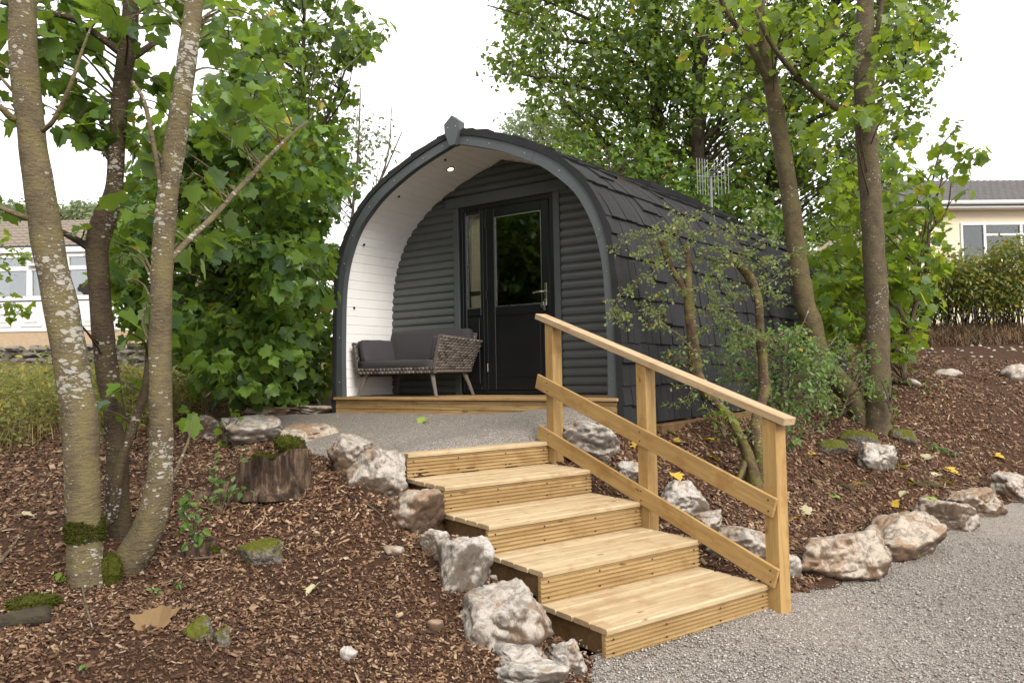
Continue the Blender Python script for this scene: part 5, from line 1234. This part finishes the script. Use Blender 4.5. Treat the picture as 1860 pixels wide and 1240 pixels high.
# mossy hawthorns beside the pod
def along(lines, d, step, n, r, R_, jd=.25):
    out = []; mbs = []
    for ln in lines:
        dd = d+R_.uniform(-jd, jd); P = smooth_path([W3(x, y, dd+R_.uniform(-.05, .05)) for x, y in ln], 6); mbs.append(P)
        L = np.r_[0, np.cumsum([np.linalg.norm(P[i+1]-P[i]) for i in range(len(P)-1)])]
        for s in np.arange(step, L[-1]+step*.5, step):
            p = np.array([np.interp(s, L, [q[k] for q in P]) for k in range(3)]); out.append((p+R_.normal(0, r*.4, 3), r, n))
    return out, mbs
def thorn(label, stems, lines, dense, seed, leafmat='leaf_hawthorn', tmpl=HA, size=.032, step=.05, n=7, r=.04, d=6.5):
    R_ = np.random.default_rng(seed); tufts, paths = along(lines, d, step, n, r, R_)
    side, sp2 = [], []
    for P in paths:   # side twigs
        for q in range(int(len(P)/3)):
            i = R_.integers(1, len(P)); v = R_.normal(0, 1, 3)*[1, .8, .7]; v /= np.linalg.norm(v); L = R_.uniform(.06, .2); e = P[i]+v*L; sp2.append([P[i], (P[i]+e)/2+[0, 0, .01], e])
            for f in (.5, .8, 1.0): side.append((P[i]+v*L*f, r*.8, max(3, n-2)))
    t_ = plant('hawthorn', label, 'shrub', stems, tufts+side+dense, 'bark_moss', leafmat, tmpl, size, seed=seed, limb=False, per_twig=0, wob=.35, sides=14)
    mb = MB()
    for P in paths: mb.tube(P, list(np.linspace(.0055, .0016, len(P))), 5, caps=False)
    for P in sp2: mb.tube(P, [.002, .0015, .001], 4, caps=False)
    mb.make('branch', MAT['twig_bark'], t_, smooth=True, origin=t_.location); return t_
dh = 6.55
thorn('crooked mossy hawthorn with two sawn-off tops and arching twigs, the one nearest the pod porch',
      [[(1374, 895, dh, 30), (1366, 850, dh, 25), (1346, 798, dh, 17), (1320, 750, dh, 15), (1284, 715, dh+.05, 18), (1266, 680, dh+.1, 23), (1260, 640, dh+.1, 22), (1257, 602, dh+.1, 20), (1252, 555, dh+.1, 18), (1249, 510, dh+.1, 15), (1251, 478, dh+.1, 12), (1247, 440, dh+.1, 11)],
       [(1250, 545, dh+.1, 12), (1236, 515, dh+.08, 12), (1216, 480, dh+.05, 11), (1203, 436, dh, 12)], [(1355, 835, dh, 12), (1342, 870, dh-.1, 11), (1332, 885, dh-.1, 9)]],
      [[(1205, 440), (1175, 425), (1140, 432), (1108, 447)], [(1215, 470), (1180, 500), (1150, 520), (1118, 545), (1112, 560)], [(1235, 520), (1200, 530), (1172, 545), (1170, 562)], [(1262, 640), (1235, 610), (1210, 592), (1180, 570), (1130, 575), (1104, 578)],
       [(1225, 445), (1240, 400), (1270, 385), (1300, 395)], [(1250, 450), (1290, 420), (1330, 410), (1372, 420)], [(1258, 616), (1290, 590), (1302, 560)], [(1264, 670), (1240, 650), (1218, 645)], [(1205, 440), (1225, 410), (1232, 380)], [(1250, 480), (1280, 470), (1310, 480)], [(1216, 480), (1195, 470), (1170, 470)], [(1250, 530), (1275, 520), (1295, 535), (1300, 560)], [(1210, 450), (1190, 450), (1165, 455), (1150, 470)], [(1270, 690), (1250, 720), (1256, 740)]],
      cl([(1210, 440, dh), (1230, 460, dh), (1220, 420, dh), (1245, 450, dh), (1260, 430, dh), (1232, 490, dh), (1205, 465, dh), (1240, 640, dh), (1268, 650, dh)], .075, 26, .05, 7)+cl([(1290, 690, 6.35), (1310, 720, 6.35), (1300, 760, 6.3), (1335, 750, 6.4), (1350, 785, 6.4), (1325, 800, 6.3), (1375, 800, 6.4), (1275, 720, 6.4), (1345, 720, 6.4), (1390, 830, 6.4)], .10, 22, .05, 8), 51)
thorn('slim upright mossy hawthorn with a hooked top, standing further from the porch',
      [[(1392, 895, dh+.1, 40), (1388, 850, dh+.1, 32), (1376, 800, dh+.1, 22), (1374, 760, dh+.15, 20), (1388, 710, dh+.2, 20), (1384, 645, dh+.2, 17), (1379, 572, dh+.2, 16), (1374, 530, dh+.2, 16), (1356, 495, dh+.2, 18), (1328, 470, dh+.2, 14), (1315, 462, dh+.2, 8)]],
      [[(1330, 470), (1300, 450), (1280, 458)], [(1326, 470), (1340, 430), (1365, 400), (1382, 385)], [(1355, 495), (1400, 470), (1440, 460), (1468, 448)], [(1374, 531), (1420, 500), (1452, 490)], [(1378, 600), (1340, 585), (1310, 560), (1285, 555)], [(1384, 640), (1420, 605), (1450, 600)], [(1370, 530), (1335, 540), (1312, 520), (1290, 505)], [(1345, 485), (1360, 450), (1390, 440), (1420, 430)], [(1372, 600), (1350, 610), (1330, 600), (1310, 575)], [(1382, 620), (1345, 590), (1322, 568)], [(1380, 560), (1405, 545), (1430, 540)], [(1330, 470), (1310, 490), (1300, 510)]],
      cl([(1340, 470, dh+.2), (1360, 480, dh+.2), (1325, 455, dh+.2), (1375, 500, dh+.2), (1350, 510, dh+.2), (1385, 530, dh+.2), (1365, 460, dh+.2), (1340, 540, dh+.2), (1395, 490, dh+.2), (1310, 590, dh+.1), (1330, 630, dh+.1)], .08, 26, .05, 8), 52)
k1 = [(1285, 660), (1320, 610), (1400, 600), (1470, 590), (1510, 640), (1500, 720), (1440, 770), (1400, 735), (1340, 705)]
plant('rose_bush', 'loose green dog rose bush at the foot of the hawthorns, behind the handrail', 'shrub', [[(1400, 810, 7.0, 6), (1398, 700, 7.0, 5), (1370, 600, 7.0, 3)], [(1405, 810, 7.1, 6), (1430, 720, 7.1, 5), (1440, 640, 7.1, 3), (1470, 560, 7.1, 2)], [(1410, 810, 7.2, 5), (1460, 690, 7.2, 4), (1520, 610, 7.2, 2)], [(1426, 800, 7.2, 6), (1422, 690, 7.2, 6), (1428, 610, 7.2, 5)]],
      region(k1, 6.8, 7.7, 150, .15, 16, 31), 'twig_bark', 'leaf_rose', OV, .052, seed=53, per_twig=2, twig=.0022)
plant('low_shrub', 'leafy shoots round the base of the leaning trunk on the right', 'shrub', [[(1500, 775, 8.8, 4), (1510, 690, 8.8, 3), (1540, 620, 8.8, 2)], [(1520, 770, 8.8, 4), (1560, 680, 8.8, 3), (1600, 640, 8.8, 2)]], region([(1470, 620), (1540, 590), (1600, 630), (1590, 720), (1530, 760), (1450, 790), (1440, 740)], 8.3, 9.0, 60, .12, 12, 32), 'twig_bark', 'leaf_rose', OV, .05, seed=54, per_twig=2, twig=.0022)
def sprout(name, label, base, leafs, mat='leaf_nettle', tmpl=OV, size=.06, r=.05, n=5, seed=60, cat='plant', bark='twig_bark', d=None, group=None):
    d = d or ground_hit(*base); st = []
    for x, y, k in leafs: st.append([(base[0], base[1]+4, d, 3), ((base[0]*.6+x*.4), (base[1]*.6+y*.4)-6, d, 2.4), (x, y, d-.03, 1.6)])
    plant(name, label, cat, st, [(W3(x, y, d-.03), r*k, max(3, int(n*k))) for x, y, k in leafs], bark, mat, tmpl, size, seed=seed, limb=False, per_twig=1, twig=.0015, sides=5, flat=.6, group=group)
sprout('sycamore_seedling', 'sycamore seedling with a few big leaves before the squarish patio boulder', (408, 812), [(405, 775, 1), (420, 755, .9), (400, 800, .5), (435, 758, .6)], tmpl=SY, size=.075, r=.06, n=4, seed=61, mat='leaf_bright')
sprout('nettle', 'tall nettle growing beside the splintered stump remains', (352, 1000), [(345, 900, 1), (355, 930, 1.2), (340, 950, 1), (362, 965, 1), (350, 985, .8), (335, 915, .7)], n=9, seed=62)
sprout('nettle', 'spreading leafy plant in front of the mossy stump, on its left side', (400, 935), [(420, 885, 1.2), (440, 890, 1), (405, 900, 1), (395, 870, .8), (380, 910, .8)], n=7, seed=63, mat='leaf_rose')
sprout('bramble', 'small bramble climbing the left edge of the rotten stump', (392, 880), [(385, 835, .8), (400, 845, .8), (440, 812, .9), (380, 860, .8), (450, 830, .7), (405, 880, .7)], n=6, size=.05, seed=64, mat='leaf_rose')
sprout('seedling', 'tiny seedling on the mulch right of the curved trunk foot', (280, 1085), [(278, 1070, .5), (286, 1076, .4)], size=.03, r=.02, seed=65)
sprout('seedling', 'tiny pale seedling sprouting at the foot of the big lichen trunk', (112, 1062), [(110, 1040, .6), (116, 1050, .5)], size=.045, r=.025, seed=66, mat='leaf_bright')
sprout('seedling', 'single small seedling nearest the bottom edge of the mulch slope', (150, 1222), [(150, 1205, .5), (156, 1212, .4)], size=.025, r=.02, seed=67)
sprout('seedling', 'small seedling on the mulch between curved trunk and dry leaf', (326, 1070), [(326, 1052, .5), (322, 1060, .4)], size=.03, r=.02, seed=68)
sprout('shoot', 'bright leafy shoot growing under the handrail in front of the crooked hawthorn', (1316, 790), [(1300, 745, 1), (1315, 748, 1), (1305, 765, 1), (1285, 742, .8), (1325, 758, .7)], mat='leaf_bright', size=.07, n=6, seed=69, d=6.3)
sprout('shoot', 'leafy weed growing behind the lowest handrail post', (1440, 815), [(1432, 785, 1), (1445, 795, 1), (1460, 780, .8), (1428, 805, .8)], mat='leaf_rose', size=.09, n=5, seed=70, d=7.0)
sprout('shoot', 'yellowish young shoot on the earth bank right of the straight trunk', (1646, 700), [(1645, 665, 1), (1640, 672, .9), (1648, 685, .7)], mat='leaf_hedge', size=.12, r=.09, n=7, seed=71)
sprout('fern', 'trailing green fern lying on the mulch of the right-hand bed', (1745, 832), [(1700, 812, .8), (1715, 818, .9), (1730, 824, .9), (1688, 808, .6)], mat='leaf_rose', size=.06, r=.06, n=10, seed=72)
for i, (x, y) in enumerate(((1680, 700), (1690, 707), (1706, 700), (1676, 712))):
    sprout('seedling', 'small bright seedling in the little cluster on the earth bank', (x, y+8), [(x, y, .7)], size=.08, r=.06, seed=73+i, mat='leaf_bright', group='seedlings on the earth bank')
sprout('ivy', 'ivy sprig clinging to the foot of the straight trunk', (1618, 745), [(1612, 690, .8), (1622, 700, .8), (1600, 690, .7), (1618, 720, .6), (1626, 740, .8), (1600, 720, .5)], mat='leaf_bush', size=.07, r=.07, n=8, seed=80, d=8.95)
# ------------------------------------------------------------------ meadow, hedge, houses, walls
R_ = np.random.default_rng(77)
def blades(name, n, sampler, hmin, hmax, mat, wd=.004, lean=.35):
    x, y = sampler(n); n = len(x); z = H(x, y)-.01; h = R_.uniform(hmin, hmax, n)*(np.where(x < -1, np.clip((12.2-y)/3.5, .15, 1), 1)); a = R_.uniform(0, 6.28, n)
    D = np.c_[np.cos(a), np.sin(a)]*R_.uniform(0, lean, n)[:, None]*h[:, None]
    W_ = np.c_[-np.sin(a), np.cos(a)]*wd*R_.uniform(.6, 1.6, n)[:, None]
    P = np.c_[x, y, z]; V = np.zeros((n, 5, 3)); V[:, 0, :2] = P[:, :2]-W_; V[:, 1, :2] = P[:, :2]+W_; V[:, 2, :2] = P[:, :2]+D*.4+W_*.8; V[:, 3, :2] = P[:, :2]+D*.4-W_*.8; V[:, 4, :2] = P[:, :2]+D
    V[:, 0, 2] = z; V[:, 1, 2] = z; V[:, 2, 2] = z+h*.6; V[:, 3, 2] = z+h*.6; V[:, 4, 2] = z+h
    i = (np.arange(n)*5)[:, None]; o = bulk(name, V.reshape(-1, 3), [i+np.array([[0, 1, 2, 3]]), i+np.array([[3, 2, 4]])], MAT[mat]); o['kind'] = 'stuff'; return o
def left_meadow(n):
    d = 6.6+6.2*R_.random(n*2)**1.2; px = np.where(R_.random(n*2) < .7, R_.uniform(-60, 450, n*2), R_.uniform(-1300, -60, n*2)); P = np.array([W3(a, 600, b) for a, b in zip(px, d)]); x, y = P[:, 0], P[:, 1]
    edge = 6.9+.004*px+.35*np.sin(px*.02)+R_.uniform(-.5, .5, n*2); ok = (d > edge) & (pdist(x, y, PATIO) > .25); return x[ok][:n], y[ok][:n]
blades('dry_grass', 4600, left_meadow, .08, .34, 'straw', .003, .9)
blades('weed_stems', 1500, left_meadow, .2, .62, 'weed_stem', .004, .5)
x, y = left_meadow(5600); n = len(x); pts = []; parts = []
h = R_.gamma(2, .12, n)*np.clip((12.2-y)/3.5, .2, 1); P0 = np.c_[x, y, H(x, y)+h]; k = 7
PP = np.repeat(P0, k, 0)+R_.normal(0, .05, (n*k, 3)); parts.append(leaves(PP, np.repeat(P0-[0, 0, .1], k, 0), OV, R_.uniform(.03, .075, n*k), R_))
V, Fc = merge(parts); o = bulk('weeds', V, Fc, MAT['leaf_weed']); o['kind'] = 'stuff'
def bank(n):
    d = R_.uniform(15.4, 18.5, n); px = R_.uniform(1560, 2000, n); P = np.array([W3(a, 600, b) for a, b in zip(px, d)]); return P[:, 0], P[:, 1]
blades('dead_grass', 7000, bank, .08, .30, 'dead_straw', .008, 2.2)
# hedge on the bank
def hedge(name, label, poly, d0, d1, n, mat, seed, twigs=160):
    rr = np.random.default_rng(seed); base = W3(sum(p[0] for p in poly)/len(poly), 595, (d0+d1)/2); base[2] = HG(base[0], base[1]); t_ = thing(name, label, 'hedge', base)
    C_ = [W3(x, y, rr.uniform(d0, d1)) for x, y in rpoly(n, poly, rr)]; parts = []
    for c in C_:
        m = rr.integers(14, 34); P = c+rr.normal(0, .15, (m, 3)); parts.append(leaves(P, np.repeat(c[None], m, 0), OV, rr.uniform(.07, .13, m), rr))
    V, Fc = merge(parts); bulk('foliage', V, Fc, MAT[mat], t_, origin=base); mb = MB()
    for q in range(twigs):
        x = rr.uniform(min(p[0] for p in poly), max(p[0] for p in poly)); d = rr.uniform(d0, d1); b = W3(x, 600, d); b[2] = HG(b[0], b[1]); e = b+np.array([rr.normal(0, .15), rr.normal(0, .1), rr.uniform(.8, 1.6)]); mb.tube([b, (b+e)/2+rr.normal(0, .06, 3), e], [.014, .010, .005], 5, caps=False)
    mb.make('stem', MAT['bark_dark'], t_, smooth=True, origin=base)
hedge('hedge', 'yellow-green garden hedge with bare brown stems on the bank before the cream bungalow', [(1690, 480), (1730, 462), (1770, 480), (1800, 462), (1840, 440), (1900, 445), (1960, 450), (1960, 565), (1860, 550), (1800, 570), (1750, 550), (1700, 565)], 17.0, 18.8, 480, 'leaf_hedge', 5)
hedge('hedge', 'dark thin hedge section left of the yellow-green one, behind the right-hand trunks', [(1480, 480), (1600, 500), (1690, 500), (1700, 575), (1480, 580)], 17.4, 18.8, 330, 'leaf_bush', 6, 120)
# ------------------------------------------------------------------ cream bungalow, right
def frame_at(px, py, d, yaw):
    o_ = W3(px, py, d); return o_, yaw
def tiled_roof(m_, x0, x1, y0, z0, y1, z1, rows=12, cols=60, amp=.02):
    """sloping sheet with lapped rows and rolled columns"""
    vs = []; nx = cols*4+1
    for r in range(rows):
        for e in (0, 1):
            f = (r+e)/rows; lift = .05*(1-e)
            for i in range(nx):
                u = i/(nx-1); vs.append((x0+(x1-x0)*u, y0+(y1-y0)*f, z0+(z1-z0)*f+lift+amp*max(0, math.sin(u*cols*2*math.pi))))
    fs = [((2*r)*nx+i, (2*r)*nx+i+1, (2*r+1)*nx+i+1, (2*r+1)*nx+i) for r in range(rows) for i in range(nx-1)]+[((2*r+1)*nx+i, (2*r+1)*nx+i+1, (2*r+2)*nx+i+1, (2*r+2)*nx+i) for r in range(rows-1) for i in range(nx-1)]
    m_.add(vs, fs)
hd_ = 24.0; ho = W3(1745, 470, hd_); s = pxm(hd_); hz = HG(ho[0], ho[1])
bun = thing('bungalow', 'cream rendered bungalow with grey tiled roof and white window on the right', 'bungalow', (ho[0], ho[1], hz), rad(3))
Z = lambda y: W3(1745, y, hd_)[2]-hz
X = lambda x: (x-1745)*s
def wallbox(x0, x1, y0, y1, z0, z1): m_ = MB(); m_.box(x0, x1, y0, y1, z0, z1); return m_
wt = Z(378); wz0, wz1 = Z(474), Z(405); wx0, wx1 = X(1746), X(1925)
m_ = MB()
for g in ((X(1640), wx0, -.6, wt), (wx1, X(2140), -.6, wt), (wx0, wx1, -.6, wz0), (wx0, wx1, wz1, wt)): m_.box(g[0], g[1], 0, .25, g[2], g[3])
m_.box(X(1640), X(1640)+.25, .25, 6, -.6, wt); m_.box(X(1640)+.25, X(2140), 5.8, 6, -.6, wt); m_.make('wall', MAT['render_cream'], bun)
m_ = wallbox(X(1669), X(1685), -.02, 0, Z(401), Z(392)); m_.make('air_vent', MAT['brick_buff'], bun)
rf = MB(); zr = W3(1745, 327, hd_+2.8)[2]-hz; tiled_roof(rf, X(1630), X(2150), -.35, wt+.10, 2.8, zr, 9, 38, .045); rf.add([(X(1630), -.3, wt+.02), (X(2150), -.3, wt+.02), (X(2150), 5.9, wt+.02), (X(1630), 5.9, wt+.02), (X(1630), 2.8, zr-.05), (X(2150), 2.8, zr-.05)], [(3, 2, 5, 4), (0, 4, 5, 1), (0, 3, 4), (1, 5, 2)])
rfo = rf.make('roof', MAT['roof_tile_grey'], bun)
m_ = MB(); m_.box(X(1838), X(1848), 2.7, 2.9, zr-.1, zr+.16); m_.make('roof_vent', MAT['roof_tile_grey'], rfo)
m_ = MB(); m_.bbox(X(1640), X(2140), -.36, -.0, wt-.06, wt+.01, .01); m_.make('soffit', MAT['upvc_white'], bun)
m_ = MB(); m_.tube([(X(1630), -.42, wt+.10), (X(2150), -.42, wt+.10)], [.065, .065], 10); m_.make('gutter', MAT['upvc_white'], bun)
def window(parent, x0, x1, z0, z1, mull, trans, fw=.07, y=-.04, mat='upvc_white', glass='window_glass'):
    m_ = MB()
    for g in ((x0, x0+fw, z0, z1), (x1-fw, x1, z0, z1), (x0+fw, x1-fw, z0, z0+fw), (x0+fw, x1-fw, z1-fw, z1)): m_.bbox(g[0], g[1], y, y+.09, g[2], g[3], .006)
    for x in mull: m_.bbox(x-fw*.6, x+fw*.6, y-.003, y+.085, z0+fw, z1-fw, .006)
    for (xa, xb, z) in trans: m_.bbox(xa+.003, xb-.003, y-.002, y+.08, z-fw*.5, z+fw*.5, .006)
    f = m_.make('window', MAT[mat], parent); g = MB(); g.box(x0+fw*.5, x1-fw*.5, y+.04, y+.05, z0+fw*.5, z1-fw*.5); g.make('pane', MAT[glass], f); return f
mx_ = X(1791); wn = window(bun, wx0, wx1, wz0, wz1, [mx_, X(1860)], [(mx_, wx1-.07, Z(427))])
m_ = MB(); m_.bbox(wx0-.06, wx1+.06, -.10, -.0, wz0-.07, wz0-.001, .01); m_.make('sill', MAT['upvc_white'], wn)
m_ = MB(); m_.box(wx0-.5, wx1+.5, .26, 3, wz0-.5, wz1+.3); m_.make('room', MAT['dark_room'], bun)
m_ = MB()
for i in range(5): m_.tube([(wx0+.2+i*.4, .12, wz0), (wx0+.25+i*.4, .14, wz0+.3), (wx0+.18+i*.4, .12, wz0+.55+.1*(i % 3))], [.09, .14, .05], 8)
# ------------------------------------------------------------------ white conservatory bungalow, left
cd_ = 17.5; co = W3(54, 545, cd_); s2 = pxm(cd_); cz = HG(co[0], co[1]); Z2 = lambda y: W3(54, y, cd_)[2]-cz; X2 = lambda x: (x-54)*s2
con = thing('conservatory_bungalow', 'white conservatory front of a brown-tiled bungalow seen between the left trunks', 'bungalow', (co[0], co[1], cz), rad(-1.0))
x0, x1 = X2(-260), X2(218); zb, zt = Z2(602), Z2(460)
m_ = wallbox(x0, X2(420), 0.02, 1.4, -.8, zb); m_.make('brick_base', MAT['brick_buff'], con)
m_ = MB(); m_.box(x0, x1, 0, .06, zb, Z2(548)); zc1 = Z2(548)
for xa in np.arange(-246, 215, 55):
    a, b = X2(xa+8), X2(xa+48)
    if b > x1: break
    m_.bbox(a, b, -.018, .0, zb+.1, zc1-.1, .012); m_.bbox(a+.1, b-.1, -.032, -.017, zb+.2, zc1-.2, .012)
m_.make('panel', MAT['upvc_white'], con)
mul = [X2(v) for v in (-230, -175, -120, -66, 0-1, 54, 108, 122, 163)]
window(con, x0, x1, Z2(546), zt, [X2(-175), X2(-66), X2(54), X2(122)], [(x0, x1, Z2(488))], .10, -.03, glass='conservatory_glass')
op = window(con, X2(56), X2(118), Z2(484), Z2(464), [], [], .06, -.12, glass='conservatory_glass')
m_ = MB(); m_.bbox(x0-.1, x1+.1, -.08, .12, zt, Z2(450), .01); m_.make('eaves_beam', MAT['upvc_white'], con)
# angled bay return
ang = MB()
def bay(xa, ya, xb, yb):
    L = math.hypot(xb-xa, yb-ya); an = math.atan2(yb-ya, xb-xa); M_ = Matrix.Translation((xa, ya, 0)) @ Matrix.Rotation(an, 4, 'Z'); m_ = MB()
    m_.box(0, L, 0, .06, zb, zc1, M_)
    for g in ((0, .1, zc1, zt), (L-.1, L, zc1, zt), (.1, L-.1, zc1, zc1+.1), (.1, L-.1, zt-.1, zt), (L*.48, L*.54, zc1+.1, zt-.1), (.1, L-.1, Z2(492), Z2(486))): m_.box(g[0], g[1], -.03 if g[0] != .1 else -.027, .06, g[2], g[3], M_)
    f = m_.make('bay_side', MAT['upvc_white'], con); g = MB(); g.box(.05, L-.05, .01, .02, zc1+.05, zt-.05, M_); g.make('pane', MAT['window_glass'], f)
bay(x1, 0.0, X2(250), .55); bay(X2(250), .55, X2(262), 1.6)
m_ = wallbox(X2(262), X2(470), 1.6, 1.7, zb, Z2(550)); m_.make('garden_wall_panel', MAT['upvc_white'], con)
m_ = wallbox(x0, X2(245), .9, 1.0, Z2(546), zt+.2); m_.make('room', MAT['interior_grey'], con)
m_ = MB()
for xa, xb in ((-30, 20), (66, 84), (125, 158), (-150, -90)): m_.box(X2(xa), X2(xb), .86, .9, Z2(540), Z2(480))
m_.make('inner_window', MAT['black_upvc'], con)
m_ = wallbox(X2(262), X2(430), 1.9, 5, zb-.8, Z2(445)); m_.make('wall', MAT['render_cream'], con)
rf = MB(); zr2 = W3(54, 401, cd_+4.2)[2]-cz; tiled_roof(rf, X2(-420), X2(520), .2, Z2(447), 4.2, zr2, 9, 60, .03); rfo = rf.make('roof', MAT['roof_tile_brown'], con)
m_ = MB(); m_.tube([(X2(-420), .12, Z2(448)+.0), (X2(520), .12, Z2(448)+.0)], [.06, .06], 8); m_.make('gutter', MAT['black_rubber'], con)
# red geranium by the conservatory
fd = 15.2; fp = W3(352, 606, fd); fg = HG(fp[0], fp[1])
plant('geranium', 'small red-flowering geranium in front of the white conservatory panels', 'flower', [[(352, 640, fd, 3), (352, 620, fd, 3), (352, 606, fd, 2)]], [(fp, .09, 30)], 'twig_bark', 'petal_red', OV, .05, seed=91, limb=False, per_twig=0, kindname=('stem', 'blossom'))
# dry stone wall before it
wd = 14.2; wa, wb = W3(-120, 650, wd+.6), W3(430, 648, wd-.2); wa[2] = HG(wa[0], wa[1]); wb[2] = HG(wb[0], wb[1]); L = np.linalg.norm((wb-wa)[:2]); an = math.atan2(wb[1]-wa[1], wb[0]-wa[0])
wall = thing('dry_stone_wall', 'low dark dry stone wall behind the weedy meadow on the left', 'wall', wa, an)
ztop = W3(150, 630, wd)[2]-wa[2]; m_ = MB(); rr = random.Random(12); m_.box(0, L, -.12, .22, -.4, ztop*.8); z = -.3
while z < ztop:
    hgt = rr.uniform(.10, .17); x = rr.uniform(-.2, 0)
    while x < L:
        w_ = rr.uniform(.18, .5); r_ = rock_mesh(w_*.53, .16, hgt*.58, rr.randint(0, 9999), .2, 2); m_.add([(v[0]+x+w_/2, v[1]-.12, v[2]+z+hgt/2) for v in r_.v], r_.f); x += w_
    z += hgt*.95
m_.make('stonework', MAT['stone_dark'], wall)
# far trees beyond the left bungalow
for i, (x, y, d, w_) in enumerate(((20, 386, 60, 55), (140, 382, 62, 48), (200, 392, 58, 40), (90, 396, 64, 40))):
    lab = ['distant pale tree above the bungalow ridge at the left edge', 'distant pale tree above the ridge between the left trunks', 'distant low tree above the ridge behind the dark middle trunk', 'distant low tree half hidden by the thickest left trunk'][i]
    poly = [(x-w_, y+18), (x-w_*.6, y-4), (x, y-14), (x+w_*.6, y-2), (x+w_, y+18)]
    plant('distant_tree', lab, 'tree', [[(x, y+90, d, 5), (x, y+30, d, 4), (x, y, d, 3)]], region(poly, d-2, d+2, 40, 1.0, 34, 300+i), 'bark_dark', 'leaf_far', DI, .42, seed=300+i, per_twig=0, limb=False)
# the wood on the left of the clearing (seen in the door glass)
rr = np.random.default_rng(500); parts = []
for q in range(300):
    c = np.array([rr.uniform(-14.5, -10.5), rr.uniform(0, 7), rr.uniform(.8, 7.0)]); m = 34
    P = c+rr.normal(0, .8, (m, 3)); parts.append(leaves(P, np.repeat(c[None], m, 0), MI, rr.uniform(.35, .6, m), rr))
V, Fc = merge(parts); o = bulk('woods', V, Fc, MAT['leaf_copper']); o['kind'] = 'stuff'
# ------------------------------------------------------------------ light: bright overcast sky
w = bpy.data.worlds.new('World'); S.world = w; w.use_nodes = True; nt = w.node_tree; nt.nodes.clear()
wo = nt.nodes.new('ShaderNodeOutputWorld'); bg = nt.nodes.new('ShaderNodeBackground'); nt.links.new(bg.outputs[0], wo.inputs[0])
sky = nt.nodes.new('ShaderNodeTexSky'); sky.sky_type = 'NISHITA'; sky.sun_disc = False
SUN_EL, SUN_AZ = rad(38), rad(152)     # azimuth measured clockwise from +Y
sky.sun_elevation = SUN_EL; sky.sun_rotation = SUN_AZ; sky.dust_density = 3; sky.air_density = 1.0
hs = nt.nodes.new('ShaderNodeHueSaturation'); hs.inputs['Saturation'].default_value = .12; nt.links.new(sky.outputs[0], hs.inputs['Color'])
# cloud layer: even white veil over the whole sky
mx = nt.nodes.new('ShaderNodeMix'); mx.data_type = 'RGBA'; mx.inputs[0].default_value = .80
nt.links.new(hs.outputs[0], mx.inputs[6]); mx.inputs[7].default_value = (11.0, 11.0, 11.2, 1); nt.links.new(mx.outputs[2], bg.inputs['Color'])
bg.inputs['Strength'].default_value = .12
sd = bpy.data.lights.new('sun', 'SUN'); so = bpy.data.objects.new('sun', sd); COL.objects.link(so)
sd.energy = 2.4; sd.angle = rad(26); sd.color = (1, .95, .87)
dv = Vector((math.sin(SUN_AZ)*math.cos(SUN_EL), math.cos(SUN_AZ)*math.cos(SUN_EL), math.sin(SUN_EL)))
so.rotation_euler = dv.to_track_quat('Z', 'Y').to_euler()
S.view_settings.view_transform = 'Standard'; S.view_settings.look = 'None'; S.view_settings.exposure = .68; S.view_settings.gamma = 1
S.cycles.max_bounces = 8; S.cycles.diffuse_bounces = 4; S.cycles.transparent_max_bounces = 12; S.cycles.use_denoising = True
